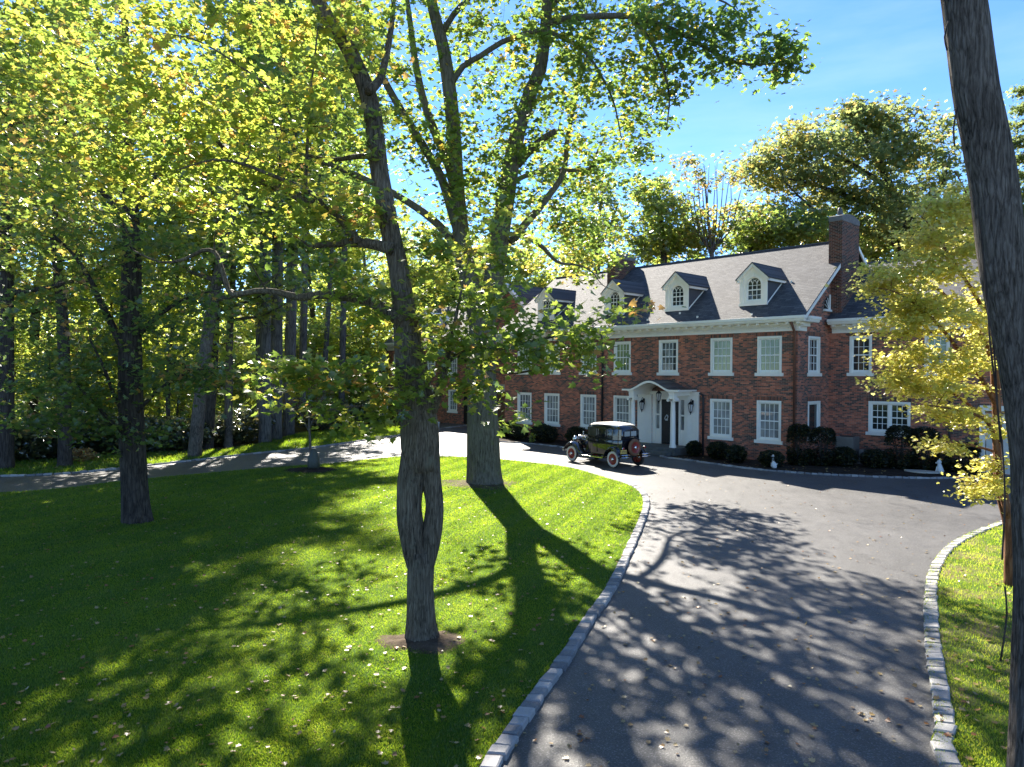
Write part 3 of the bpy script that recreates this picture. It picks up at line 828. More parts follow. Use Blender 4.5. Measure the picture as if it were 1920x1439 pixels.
# dormers
def dormer(xc, yf=.55, zb=7.1, ze=8.36, za=9.02, hw_=.655):
    b = MB()
    wh, zw0, zsp, rw = .36, 7.32, 8.04, .36
    F = lambda x, z, d=0: (xc + x, yf + d, z)
    b.poly(F(-hw_, zb), F(-wh, zb), F(-wh, ze), F(-hw_, ze)); b.poly(F(wh, zb), F(hw_, zb), F(hw_, ze), F(wh, ze))
    b.poly(F(-wh, zb), F(wh, zb), F(wh, zw0), F(-wh, zw0))
    arc = [(rw * math.cos(t), zsp + rw * math.sin(t)) for t in np.linspace(math.pi, 0, 17)]
    for (p, q) in zip(arc[:-1], arc[1:]):
        b.poly(F(p[0], p[1]), F(q[0], q[1]), F(q[0], ze + .001 + (za - ze) * (1 - abs(q[0]) / hw_) * .98), F(p[0], ze + .001 + (za - ze) * (1 - abs(p[0]) / hw_) * .98))
        b.poly(F(p[0], p[1]), F(p[0], p[1], .12), F(q[0], q[1], .12), F(q[0], q[1]))
    b.poly(F(-hw_, ze), F(-wh, ze), F(-wh, ze + (za - ze) * (1 - wh / hw_) * .98)); b.poly(F(wh, ze), F(hw_, ze), F(wh, ze + (za - ze) * (1 - wh / hw_) * .98))
    for p, q in (((-wh, zw0), (-wh, zsp)), ((wh, zsp), (wh, zw0)), ((wh, zw0), (-wh, zw0))):
        b.poly(F(*p), F(*q), F(*q, .12), F(*p, .12))
    # pilasters, sill board, raking trim, moulded arch
    b.box(xc - hw_ - .03, xc - hw_ + .15, yf - .04, yf - .002, zb + .1, ze - .1); b.box(xc + hw_ - .15, xc + hw_ + .03, yf - .04, yf - .002, zb + .1, ze - .1)
    b.box(xc - hw_ - .05, xc - hw_ + .17, yf - .06, yf - .003, ze - .1, ze - .02); b.box(xc + hw_ - .17, xc + hw_ + .05, yf - .06, yf - .003, ze - .1, ze - .02)
    b.box(xc - hw_ - .05, xc + hw_ + .05, yf - .09, yf - .004, zb - .02, zb + .1)
    ar2 = [((rw + .1) * math.cos(t), zsp + (rw + .1) * math.sin(t)) for t in np.linspace(math.pi, 0, 17)]
    for (p, q, p2, q2) in zip(arc[:-1], arc[1:], ar2[:-1], ar2[1:]):
        b.add([F(*p, -.03), F(*q, -.03), F(*q2, -.03), F(*p2, -.03), F(*p, 0), F(*q, 0), F(*q2, 0), F(*p2, 0)], [(0, 1, 2, 3), (0, 4, 5, 1), (2, 6, 7, 3)])
    b.box(xc - .045, xc + .045, yf - .05, yf - .001, zsp + rw + .0, zsp + rw + .17)
    for s in (-1, 1):
        x1 = s * .80; z1 = ze - .04; z0 = za + .04
        b.add([F(0, z0, -.17), F(x1, z1, -.17), F(x1, z1 - .15, -.17), F(0, z0 - .17, -.17), F(0, z0, .0), F(x1, z1, .0), F(x1, z1 - .15, .0), F(0, z0 - .17, .0)], [(0, 1, 2, 3), (0, 4, 5, 1), (3, 2, 6, 7), (1, 5, 6, 2)])
        ye = (ze - .15 - 6.42) / SLP - .38
        b.box(xc + (s * .70 if s > 0 else -.80), xc + (.80 if s > 0 else -.70), yf - .17, ye + .1, ze - .19, ze - .04)
    d = b.build('dormer', M['white'], house)
    b = MB()
    for s in (-1, 1):
        ys, ye = yf + .03, (ze - 6.42) / SLP - .38
        x = xc + s * (hw_ - .02)
        b.poly((x, ys, zb - .1), (x, ys, ze), (x, ye, ze))
    b.build('cheek', M['slate'], d)
    b = MB()
    for s in (-1, 1):                                            # white flashing along the foot of each cheek
        x = xc + s * hw_
        p0 = np.array([x, yf, 7.09]); p1 = np.array([x, (ze - .1 - 6.42) / SLP - .38, ze - .1])
        b.tube([p0 + np.array([0, 0, .04]), p1 + np.array([0, 0, .04])], .035, 4)
    b.build('flashing', M['white'], d)
    b = MB()
    for s in (-1, 1):
        x1, z1 = s * .83, ze - .03
        yr0 = (za + .05 - 6.42) / SLP - .38; ye0 = (z1 - 6.42) / SLP - .38
        vs = [(xc, yf - .2, za + .06), (xc + x1, yf - .2, z1 + .0), (xc + x1, ye0, z1), (xc, yr0, za + .06)]
        lo = [(x, y, z - .05) for x, y, z in vs]
        b.add(vs + lo, [(0, 1, 2, 3), (0, 4, 5, 1), (1, 5, 6, 2), (7, 6, 5, 4)])
    b.build('dormer_roof', M['shingle'], d)
    b = MB()                                                     # sash with gothic glazing bars
    yv = yf + .07
    fx = lambda x0, x1, z0, z1: b.box(xc + x0, xc + x1, yv, yv + .03, z0, z1)
    fx(-.36, -.315, zw0, zsp); fx(.315, .36, zw0, zsp); fx(-.315, .315, zw0, zw0 + .06); fx(-.315, .315, 7.79, 7.84)
    for x in (-.11, .11): fx(x - .011, x + .011, zw0 + .06, zsp)
    for z in (7.57, 8.02): fx(-.315, .315, z - .011, z + .011)
    b.tube([(xc + .338 * math.cos(t), yv + .015, zsp + .338 * math.sin(t)) for t in np.linspace(0, math.pi, 15)], .026, 4)
    for c, rr_, t0, t1 in ((-.33, .22, 0, 1.35), (.33, .22, math.pi, math.pi - 1.35), (.11, .22, math.pi, math.pi - 1.5), (-.11, .22, 0, 1.5), (.55, .44, math.pi, math.pi - .8), (-.55, .44, 0, .8)):
        b.tube([(xc + c + rr_ * math.cos(t), yv + .02, zsp + rr_ * math.sin(t) * 1.1) for t in np.linspace(t0, t1, 8)], .012, 4)
    b.build('sash', M['white2'], d)
    b = MB()
    b.poly(*[(xc + p, yf + .105, q) for p, q in [(-.36, zw0), (.36, zw0)] + [(.36 * math.cos(t), zsp + .36 * math.sin(t)) for t in np.linspace(0, math.pi, 17)]])
    b.build('pane', M['pane_dark'], d)
for xc in (-15.8, -10.6, -6.55, -2.39): dormer(xc)

def wing_dormer(xc, y0=4.35):
    b = MB(); b.box(xc - .6, xc + .6, y0, y0 + 1.8, 6.6, 8.2)
    b.prism([(xc - .75, 8.2), (xc, 8.85), (xc + .75, 8.2)], lambda p, q, a: (p, a, q), y0 - .12, y0 + 2.6)
    d = b.build('dormer', M['white'], house)
    b = MB(); b.box(xc - .33, xc + .33, y0 - .02, y0 - .005, 7.05, 8.05); b.build('pane', M['pane_dark'], d)
    b = MB(); b.box(xc - .34, xc + .34, y0 - .04, y0 - .021, 7.5, 7.56); b.box(xc - .012, xc + .012, y0 - .04, y0 - .022, 7.05, 8.05); b.build('sash', M['white2'], d)
wing_dormer(-33.2)
# quarter-round attic light in the gable
b = MB(); f = SD(0)
fbox(b, f, 2.45, 3.2, -.1, .02, 6.80, 6.9); fbox(b, f, 3.05, 3.16, -.05, .02, 6.9, 7.6)
qw = b.build('window', M['white'], house, bevel=.005); qw['label'] = 'quarter round attic window in the gable beside the chimney'
b = MB(); b.poly(*[(.012, 3.05 - .55 * math.cos(t), 6.9 + .62 * math.sin(t)) for t in np.linspace(0, math.pi / 2, 9)], (.012, 3.05, 6.9)); b.build('pane', M['pane_dark'], qw)
b = MB()
for t in (.0, .4, .8, 1.2): b.tube([(.02, 3.05, 6.9), (.02, 3.05 - .5 * math.cos(t), 6.9 + .58 * math.sin(t))], .016, 4)
b.build('sash', M['white2'], qw)

# downpipes
def pipe(pts, r, m, n=10): b = MB(); b.tube(pts, r, n); return b.build('downpipe', m, house, smooth=True)
pipe([(-.13, -.45, 6.2), (-.12, -.25, 5.95), (-.1, -.1, 5.7), (-.1, -.1, 0)], .055, M['copper'])
pipe([(-10.87, -.4, 6.2), (-10.87, -.1, 5.75), (-10.87, -.09, 0)], .055, M['darkpipe'])
pipe([(-4.62, -.35, 2.98), (-4.62, -.12, 2.9), (-4.6, -.09, 2.7), (-4.6, -.09, 0)], .05, M['darkpipe'])
pipe([(5.0, 3.0, 3.2), (5.0, 3.0, 0)], .045, M['darkpipe'])
pipe([(-38.2, 3.5, 6.2), (-38.2, 3.9, 5.6), (-38.2, 3.9, 0)], .055, M['darkpipe'])

# porch
PX, PY, PH = -6.66, -1.55, 1.66
po = MB()
for x in (PX - 1.19, PX + 1.19):                                  # entablature blocks and side beams
    po.box(x - .15, x + .15, PY + .08, -.001, 2.86, 3.02)
    po.box(x - .19, x + .19, PY + .03, -.002, 3.02, 3.10)
def ogee(t, up=0.0):                                              # front edge of the swept canopy, t in -1..1
    a = abs(t)
    if a > .72: z = 3.17
    else: z = 3.17 + .42 * (.5 + .5 * math.cos(math.pi * a / .72)) ** .8
    return (PX + t * PH, z + up)
ts = np.linspace(-1, 1, 41)
top = [ogee(t) for t in ts]; bot = [(x, z - (.13 if abs(t) < .7 else .11)) for (x, z), t in zip(top, ts)]
po.prism(top + bot[::-1], lambda p, q, a: (p, a, q), PY - .07, PY + .11)
pc = [(PX + math.cos(t) * 1.0, 3.0 + .42 * math.sin(t)) for t in np.linspace(0, math.pi, 21)]
for (p, q) in zip(pc[:-1], pc[1:]): po.poly((p[0], PY + .1, p[1]), (q[0], PY + .1, q[1]), (q[0], -.01, q[1]), (p[0], -.01, p[1]))
for s in (-1, 1): po.box(PX + (s * 1.64 if s < 0 else 1.46), PX + (-1.46 if s < 0 else 1.64), PY + .11, -.005, 3.06, 3.165)
porch = po.build('porch', M['white'], house)
b = MB()
tt = [(x, z + .006) for x, z in top]
lo_ = [(x, z - .03) for x, z in tt]
b.prism(tt + lo_[::-1], lambda p, q, a: (p, a, q), PY - .075, -.004)
for t in np.linspace(-.62, .62, 6): x, z = ogee(t); b.tube([(x, PY - .07, z + .02), (x, -.006, z + .02)], .016, 4)
b.build('porch_roof', M['metalroof'], porch, smooth=False)
for s in (-1, 1):
    b = MB()
    b.lathe([(.17, 0), (.17, .07), (.15, .1), (.155, .13), (.128, .17), (.125, .9), (.118, 1.6), (.105, 2.18), (.12, 2.2), (.12, 2.23)], 20, (PX + s * 1.19, PY + .23, .38))
    b.box(PX + s * 1.19 - .19, PX + s * 1.19 + .19, PY + .05, PY + .41, 2.70, 2.76)
    for q in (-1, 1):                                             # scrolls of the capital
        b.tube([(PX + s * 1.19 + q * .17, PY + .03, 2.64), (PX + s * 1.19 + q * .17, PY + .43, 2.64)], .065, 12)
    b.box(PX + s * 1.19 - .14, PX + s * 1.19 + .14, PY + .09, PY + .37, 2.76, 2.862)
    b.build('column', M['white'], porch, smooth=True, angle=R(40))
b = MB()
b.box(PX - 1.5, PX + 1.45, PY - .02, -.02, .0, .36)
b.box(PX - 1.1, PX + 1.3, PY - .42, PY - .021, .0, .19)
b.build('step', M['step'], porch, bevel=.015)
# white surround, sidelights and door
b = MB()
b.box(-8.5, -7.64, -.09, -.003, .36, 2.86); b.box(-5.5, -4.86, -.09, -.003, .36, 2.86)
b.box(-8.55, -4.82, -.13, -.002, 2.862, 3.03)
for x in (-8.07, -5.18): b.box(x - .012, x + .012, -.1, -.09, .5, 2.8)
b.box(-8.52, -7.62, -.11, -.091, .36, .75); b.box(-5.52, -4.85, -.11, -.091, .36, .75)
b.box(-7.62, -7.42, .0, .14, .36, 3.0); b.box(-5.72, -5.52, .0, .14, .36, 3.0)
b.box(-7.42, -5.72, .02, .13, 2.62, 3.0)
for x0, x1 in ((-7.42, -7.18), (-5.96, -5.72)):
    b.box(x0, x1, .04, .13, .36, 1.12); b.box(x0, x1, .04, .13, 1.8, 1.88)
for x0, x1 in ((-7.19, -7.09), (-6.05, -5.95)): b.box(x0, x1, .01, .13, .36, 2.62)
b.build('door_surround', M['white'], porch, bevel=.006)
for x0, x1 in ((-7.44, -7.17), (-5.97, -5.71)):
    b = MB(); b.box(x0, x1, .10, .12, 1.1, 2.62); b.build('sidelight', M['pane_low'], porch)
b = MB()
b.box(-7.09, -6.05, .06, .12, .37, 2.62)
for x0, x1 in ((-7.0, -6.62), (-6.52, -6.14)):
    for z0, z1 in ((.5, 1.1), (1.2, 1.9), (2.0, 2.5)):
        b.box(x0, x1, .045, .061, z0, z1)
door = b.build('door', M['blackdoor'], house, bevel=.006)
b = MB(); b.tube([(-6.13, .0, 1.35), (-6.13, .0, 1.5)], .02, 8); b.lathe([(.0, -.03), (.03, -.02), (.035, 0), (.0, .03)], 10, (-6.13, .0, 1.28), cap=False); b.build('handle', M['blackiron'], door)
b = MB(); b.box(-6.84, -6.70, .025, .044, 1.55, 1.62); b.tube([(-6.78 + .09 * math.sin(t * 6.28), .03, 1.72 + .12 * math.cos(t * 5.5)) for t in np.linspace(0, 1, 16)], .022, 6); b.build('knocker', M['lampglass'], door)
def lantern(x, y, z, wall=True):
    b = MB(); n = 6
    if wall:
        b.box(x - .06, x + .06, -.11, -.095, z + .05, z + .35)
        b.tube([(x, -.1, z + .28), (x, -.2, z + .4), (x, y, z + .37), (x, y, z + .28)], .014, 6)
    else: b.tube([(x, y, z + .26), (x, y, z + .52)], .012, 6)
    b.lathe([(.02, .30), (.05, .27), (.15, .17), (.155, .15)], n, (x, y, z)); b.lathe([(.07, -.22), (.03, -.28), (.02, -.34), (.004, -.36)], n, (x, y, z)); b.lathe([(.075, -.22), (.07, -.2)], n, (x, y, z))
    for k in range(n):
        t = 2 * math.pi * k / n
        b.tube([(x + .14 * math.cos(t), y + .14 * math.sin(t), z + .15), (x + .072 * math.cos(t), y + .072 * math.sin(t), z - .21)], .012, 4)
    l = b.build('lantern', M['blackiron'], house)
    b = MB(); b.lathe([(.125, .14), (.062, -.2)], n, (x, y, z)); b.build('lamp_glass', M['lampglass'], l)
lantern(-8.08, -.27, 2.28); lantern(-5.18, -.27, 2.28); lantern(PX, PY + .75, 2.78, False)
# garage door of the right wing, carriage doors of the left wing
b = MB(); b.box(6.25, 8.85, 3.2, 3.26, .02, 2.38)
for z in np.arange(.5, 2.3, .48): b.box(6.25, 8.85, 3.19, 3.201, z, z + .03)
b.build('garage_door', M['garage'], house)
b = MB(); b.box(6.05, 6.22, 3.03, 3.2, .0, 2.5); b.box(8.88, 9.05, 3.03, 3.2, .0, 2.5); b.box(6.05, 9.05, 3.03, 3.2, 2.5, 2.7); b.build('door_frame', M['white'], house)
b = MB(); b.box(-25.28, -19.92, 4.1, 4.14, .02, 2.58); b.build('garage_door', M['browndoor'], house)
b = MB(); b.box(-25.5, -19.7, 3.9, 4.02, 2.6, 3.1); b.box(-19.92, -19.3, 3.88, 4.02, 0, 5.7); b.box(-25.5, -25.28, 3.9, 4.02, 0, 2.6); b.build('door_frame', M['stone'], house)
b = MB(); b.box(-27.98, -26.92, 4.08, 4.12, .02, 2.48); b.build('door', M['blackdoor'], house)
# ------------------------------------------------------------------ the old car
M['carblack'] = plain('black_car_paint', (.006, .007, .011), .12, 0, .6, 1.0, var=.05)
M['cartop'] = plain('car_top_glare', (.62, .60, .56), .35, var=.05)  # black top coloured pale to imitate sun glare
M['chrome'] = plain('chrome', (.75, .75, .74), .12, 1.0, var=.03)
M['carglass'] = plain('car_glass', (.05, .052, .04), .03, 0, 1.0, var=.3, vs=2)
M['carglass_light'] = plain('light_car_glass', (.36, .38, .36), .04, 0, .9, var=.2, vs=3)
M['tyre'] = plain('tyre_rubber', (.02, .018, .016), .75)
M['whitewall'] = plain('whitewall', (.62, .56, .46), .6, var=.05)
M['tan_reflection_tyre'] = plain('spare_tyre_reflection', (.15, .075, .04), .7, var=.2)  # tan reflection painted into the tyre colour
M['redwheel'] = plain('dark_red_wheel', (.30, .03, .02), .3, 0, .5, .6)
M['plate'] = plain('yellow_plate', (.62, .43, .10), .45, var=.03)
M['plateblue'] = plain('plate_characters', (.03, .035, .07), .5)
M['redlens'] = plain('red_lens', (.35, .02, .015), .15)
car = empty('vintage_car', (4.03, 30.81, 0.0), math.atan2(.815, -.58))
tag(car, 'black 1930s sedan with whitewall tyres, dark red wheels and sun glare painted on its top, parked before the porch', 'car')

def loft(b, stations):
    """stations: [(x, [(y, z), ...])] half outlines from bottom to top, mirrored into rings"""
    rings = []
    for x, h in stations:
        rings.append([(x, y, z) for y, z in h] + [(x, -y, z) for y, z in reversed(h) if y > 1e-6 or True])
    n = len(rings[0])
    vs = [p for r in rings for p in r]
    fs = [(i * n + j, i * n + (j + 1) % n, (i + 1) * n + (j + 1) % n, (i + 1) * n + j) for i in range(len(rings) - 1) for j in range(n)]
    fs += [tuple(range(n))[::-1], tuple((len(rings) - 1) * n + j for j in range(n))]
    b.add(vs, fs)
b = MB()
low = lambda w, zt=1.16, zb=.50: [(w * .94, zb), (w * .99, .7), (w, .9), (w, zt - .06), (w * .975, zt)]
loft(b, [(.66, low(.50)), (.5, low(.57)), (.3, low(.635)), (0, low(.665)), (-.7, low(.68)), (-1.15, low(.665)), (-1.42, low(.625)), (-1.55, low(.56)), (-1.60, low(.50))])
upr = lambda w, zt: [(w * .985, 1.155), (w * .97, 1.3), (w * .945, 1.58), (w * .92, zt - .14), (w * .85, zt - .07), (w * .66, zt - .02), (w * .3, zt)]
loft(b, [(.43, upr(.62, 1.70)), (.36, upr(.638, 1.745)), (0, upr(.665, 1.79)), (-.6, upr(.68, 1.80)), (-1.1, upr(.668, 1.785)), (-1.38, upr(.63, 1.745)), (-1.5, upr(.585, 1.68)), (-1.56, upr(.53, 1.56))])
hd = lambda w, zt: [(w, .60), (w, .8), (w, zt - .16), (w * .93, zt - .07), (w * .7, zt - .015), (w * .3, zt)]
loft(b, [(1.36, hd(.285, 1.15)), (1.0, hd(.36, 1.165)), (.66, hd(.455, 1.19)), (.55, hd(.50, 1.19))])
b.box(.36, .62, -.60, .60, 1.69, 1.715)                           # sun visor
b.box(-1.55, 1.5, -.40, .40, .40, .52)                            # frame
body = b.build('body', M['carblack'], car, smooth=True, angle=R(35))
b = MB(); b.prism([(.25, 1.757), (.1, 1.795), (-.4, 1.825), (-.9, 1.815), (-1.3, 1.775), (-1.43, 1.70), (-1.3, 1.72), (0, 1.75)], lambda p, q, a: (p, a, q), -.50, .50)
vs = []
xs = [.38, .2, -.2, -.6, -1.0, -1.3, -1.46]; zs = [1.745, 1.79, 1.825, 1.835, 1.82, 1.775, 1.70]; ws = [.5, .57, .59, .6, .58, .53, .46]
b = MB()
loft(b, [(x, [(w, z - .085), (w * .93, z - .035), (w * .6, z - .008), (w * .2, z)]) for x, z, w in zip(xs, zs, ws)])
b.build('roof', M['cartop'], car, smooth=True, angle=R(50))
def fender(path, yi, yo, name):
    b = MB(); vs = []
    path = smoothline([(x, z, 0) for x, z in path], .06)
    m = 7
    for x, z, _ in path:
        for k in range(m):
            t = k / (m - 1)
            y = yi + (yo - yi) * t
            vs.append((x, y, z + .045 * math.sin(math.pi * min(1, .25 + .75 * t)) - .06 * max(0, t - .8) * 5))
    fs = [(i * m + j, i * m + j + 1, (i + 1) * m + j + 1, (i + 1) * m + j) for i in range(len(path) - 1) for j in range(m - 1)]
    b.add(vs, fs)
    o = b.build(name, M['carblack'], car, smooth=True)
    s = o.modifiers.new('solidify', 'SOLIDIFY'); s.thickness = .012
for s in (1, -1):
    fender([(1.76, .47), (1.74, .62), (1.63, .77), (1.45, .85), (1.25, .84), (1.06, .74), (.9, .60), (.74, .46), (.58, .385)], s * .44, s * .84, 'fender')
    fender([(-.80, .385), (-.86, .56), (-.98, .72), (-1.15, .83), (-1.35, .84), (-1.53, .76), (-1.66, .62), (-1.75, .47)], s * .60, s * .86, 'fender')
    b = MB(); b.box(-.80, .60, min(s * .52, s * .83), max(s * .52, s * .83), .345, .385); rb_ = b.build('running_board', M['carblack'], car, bevel=.01)
    b = MB(); b.box(-.78, .56, s * .835 - .006, s * .835 + .006, .355, .38); b.box(-.78, .1, s * .70 - .008, s * .70 + .008, .386, .396); b.box(-.78, .1, s * .60 - .008, s * .60 + .008, .386, .396); b.build('trim_strip', M['chrome'], rb_)

def wheel(x, y, z, name, side=1, axis='y', tyre='tyre', wall=True):
    f_ = (lambda a, c, h: (a, h * side, c)) if axis == 'y' else (lambda a, c, h: (-h * side, a, c))
    c = (x, y, z)
    w = MB()
    pr = []
    for t in np.linspace(0, 2 * math.pi, 15)[:-1]:
        pr.append((.293 + .067 * math.cos(t), .062 * math.sin(t)))
    w.lathe(pr + [pr[0]], 28, c, f_, cap=False)
    o = w.build(name, M[tyre], car, smooth=True)
    b = MB(); b.lathe([(.226, .045), (.235, .062), (.28, .070), (.325, .058), (.333, .048)], 28, c, f_, cap=False)
    if wall: b.build('sidewall', M['whitewall'] if tyre == 'tyre' else M[tyre], o, smooth=True)
    b = MB()
    b.lathe([(.232, -.05), (.222, -.04), (.205, 0), (.222, .04), (.236, .055), (.228, .06), (.2, .035), (.12, .012), (.07, .03)], 28, c, f_, cap=False)
    for k in range(20):
        t = 2 * math.pi * k / 20
        p0 = f_(.06 * math.cos(t), .06 * math.sin(t), .07); p1 = f_(.21 * math.cos(t + .25), .21 * math.sin(t + .25), .035)
        b.tube([np.array(c) + p0, np.array(c) + p1], .006, 4)
    b.build('rim', M['redwheel'], o, smooth=True)
    b = MB(); b.lathe([(.075, .03), (.078, .07), (.06, .098), (.03, .108), (.002, .11)], 16, c, f_); b.build('hub_cap', M['chrome'], o, smooth=True)
    return o
for s in (1, -1):
    wheel(1.315, s * .71, .36, 'wheel', s); wheel(-1.315, s * .71, .36, 'wheel', s)
wheel(-1.74, -.08, .84, 'spare_wheel', 1, 'x', 'tan_reflection_tyre')
# glass: side, front, rear
def sidepane(x0, x1, s, m):
    y = lambda x, z: s * ((.667 - .02 * max(0, -x - .75)) * (.972 - .03 * (z - 1.25) / .33) + .006)
    pts = [(x0 + .03, 1.23), (x1 - .03, 1.23), (x1, 1.27), (x1, 1.56), (x1 - .04, 1.60), (x0 + .04, 1.60), (x0, 1.56), (x0, 1.27)]
    b = MB(); b.poly(*[(p, y(p, q), q) for p, q in (pts if s > 0 else pts[::-1])])
    g = b.build('side_window', m, car)
    b = MB(); b.tube([(p, y(p, q) + s * .003, q) for p, q in pts + [pts[0]]], .008, 4); b.build('window_frame', M['carblack'], g)
for s in (1, -1):
    sidepane(-.20, .28, s, M['carglass']); sidepane(-.78, -.30, s, M['carglass']); sidepane(-1.16, -.87, s, M['carglass'])
b = MB(); b.poly((.447, -.52, 1.2), (.447, .52, 1.2), (.447, .50, 1.58), (.447, -.50, 1.58)); ws_ = b.build('windscreen', M['carglass'], car)
b = MB(); b.tube([(.45, -.53, 1.19), (.45, .53, 1.19), (.45, .51, 1.6), (.45, -.51, 1.6), (.45, -.53, 1.19)], .014, 5); b.build('windscreen_frame', M['chrome'], ws_)
for y0, y1 in ((-.34, -.03), (.03, .34)):
    b = MB(); b.poly((-1.572, y1, 1.30), (-1.572, y0, 1.30), (-1.572, y0, 1.50), (-1.572, y1, 1.50)); b.poly
    b.build('rear_window', M['carglass_light'], car)  # pale reflection put into the glass colour
b = MB(); loft(b, [(-1.555, [(.40, 1.26), (.42, 1.3), (.42, 1.5), (.38, 1.53)]), (-1.568, [(.39, 1.27), (.405, 1.3), (.405, 1.5), (.37, 1.52)])]); b.build('rear_panel', M['carblack'], car)
# seams, belt line, handles
b = MB()
for s in (1, -1):
    for x in (.30, -.25, -.82): b.box(x - .006, x + .006, s * .672 - .012, s * .672 + .012, .56, 1.12)
    b.tube([(.5, s * .585, 1.14), (.2, s * .66, 1.14), (-.7, s * .69, 1.14), (-1.2, s * .675, 1.14), (-1.45, s * .63, 1.14), (-1.58, s * .55, 1.14)], .012, 5)
b.tube([(-1.59, -.55, 1.14), (-1.62, 0, 1.14), (-1.59, .55, 1.14)], .012, 5)
b.build('belt_moulding', M['carblack'], car)
for s in (1, -1):
    for x in (-.17, -.74): b = MB(); b.tube([(x, s * .70, 1.07), (x - .1, s * .705, 1.07)], .012, 6); b.build('door_handle', M['chrome'], car)
    b = MB(); b.lathe([(.13, 0), (.135, .02), (.13, .04), (.115, .08), (.08, .125), (.03, .15), (.001, .155)], 18, (1.50, s * .40, .99), lambda a, c, h: (-h, a, c)); hl_ = b.build('headlight', M['chrome'], car, smooth=True)
    b = MB(); b.lathe([(.125, .0), (.09, .03), (.001, .045)], 18, (1.50, s * .40, .99), lambda a, c, h: (h, a, c)); b.build('lens', M['carglass_light'], hl_, smooth=True)
    b = MB(); b.lathe([(.05, 0), (.055, .02), (.04, .07), (.001, .09)], 12, (.56, s * .56, 1.12), lambda a, c, h: (h, a, c)); b.build('cowl_lamp', M['chrome'], car, smooth=True)
    b = MB()
    for z in (.47, .57): b.tube([(-1.90, s * .36, z), (-1.95, s * .5, z), (-1.95, s * .7, z), (-1.90, s * .82, z)], .026, 6)
    b.box(-1.96, -1.93, s * .55 - .025, s * .55 + .025, .44, .60)
    b.tube([(-1.93, s * .55, .52), (-1.6, s * .45, .5)], .018, 5)
    b.build('rear_bumper', M['chrome'], car, smooth=True, angle=R(40))
    b = MB(); b.lathe([(.05, -.06), (.06, 0), (.055, .02)], 14, (-1.80, s * .62, .83), lambda a, c, h: (-h, a, c)); tl_ = b.build('tail_light', M['chrome'], car)
    b = MB(); b.lathe([(.048, .0), (.03, .015), (.001, .02)], 14, (-1.82, s * .62, .83), lambda a, c, h: (-h, a, c)); b.build('lens', M['redlens'], tl_)
b = MB()
for z in (.46, .56): b.tube([(1.86, -.8, z), (1.93, -.5, z), (1.96, 0, z), (1.93, .5, z), (1.86, .8, z)], .026, 6)
for y in (-.45, .45): b.tube([(1.94, y, .51), (1.5, y * .8, .5)], .02, 5)
b.build('front_bumper', M['chrome'], car, smooth=True)
b = MB(); loft(b, [(1.36, hd(.30, 1.165)), (1.40, hd(.30, 1.165)), (1.42, hd(.28, 1.14))]); gr = b.build('radiator_shell', M['chrome'], car, smooth=True, angle=R(35))
b = MB(); b.box(1.421, 1.428, -.24, .24, .66, 1.08); b.build('radiator_core', M['tyre'], gr)
b = MB(); b.lathe([(.03, 0), (.035, .03), (.015, .04), (.012, .07), (.04, .1), (.04, .13), (.01, .15)], 12, (1.38, 0, 1.16)); b.build('radiator_cap', M['chrome'], gr, smooth=True)
b = MB(); b.tube([(1.5, -.5, .9), (1.52, 0, .88), (1.5, .5, .9)], .016, 6); b.build('headlight_bar', M['chrome'], car)
b = MB(); b.box(.62, 1.30, .462, .466, .84, .86)
b.build
b = MB()
for x in np.linspace(.72, 1.12, 14): b.box(x, x + .014, .36, .43 - (x - .66) * .10 + .008, .72, .98)
b.build('hood_louvre', M['carblack'], car)
b = MB(); b.box(-1.815, -1.80, .44, .78, .62, .78); pl = b.build('licence_plate', M['plate'], car, bevel=.004)
b = MB()
for k in range(6):
    y = .74 - k * .048
    b.box(-1.819, -1.816, y - .034, y - .026, .665, .745)
    if k % 3 != 1: b.box(-1.819, -1.816, y - .026, y - .008, .735, .745)
    if k % 2: b.box(-1.819, -1.816, y - .026, y - .008, .665, .675)
    b.box(-1.819, -1.816, y - .014, y - .007, .675 if k % 2 else .70, .735)
b.build('plate_characters', M['plateblue'], pl)

# ------------------------------------------------------------------ shrubs and small things along the house
def shrub(name, pos, rx, ry, h, label, mat='yew', n=2600, size=.075, shape='round', group=None, kind='tri', cat='shrub', seed=0):
    r = empty(name, (pos[0], pos[1], .02), HROT)
    tag(r, label, cat, group)
    g = np.random.default_rng(seed + int(abs(pos[0] * 100)))
    b = MB()
    for k in range(7):
        t = g.uniform(0, 6.28); q = g.uniform(.2, .75)
        b.tube([(0, 0, -.03), (math.cos(t) * rx * q * .5, math.sin(t) * ry * q * .5, h * .45), (math.cos(t) * rx * q, math.sin(t) * ry * q, h * g.uniform(.7, .9))], [.03, .02, .008], 5)
    b.build('stem', M['bark_dark'], r)
    d = g.normal(size=(n, 3)); d /= np.linalg.norm(d, axis=1)[:, None]
    lump = 1 + .07 * np.sin(d[:, 0] * 6 + seed) * np.sin(d[:, 2] * 7) + .05 * np.sin(d[:, 1] * 9 + d[:, 2] * 5)
    rad = (1 - .38 * g.random(n) ** 2.2) * lump
    if shape == 'round':
        p = d * rad[:, None] * np.array([rx, ry, h / 2]) + np.array([0, 0, h * .5])
    else:                                                        # upright barrel
        dd = np.sign(d) * np.abs(d) ** .5; rad = 1 - .22 * g.random(n) ** 2
        p = dd * rad[:, None] * np.array([rx, ry, h / 2]) + np.array([0, 0, h * .5])
        k = np.clip((p[:, 2] / h - .75) / .35, 0, 1); p[:, :2] *= (1 - .22 * k[:, None] ** 2)
    p[:, 2] = np.abs(p[:, 2])
    tint = np.clip(g.normal(.5, .25, n), 0, 1)
    leaves('foliage', p, size, tint, M[mat], r, kind, tilt=1.2, droop=.1)
    return r
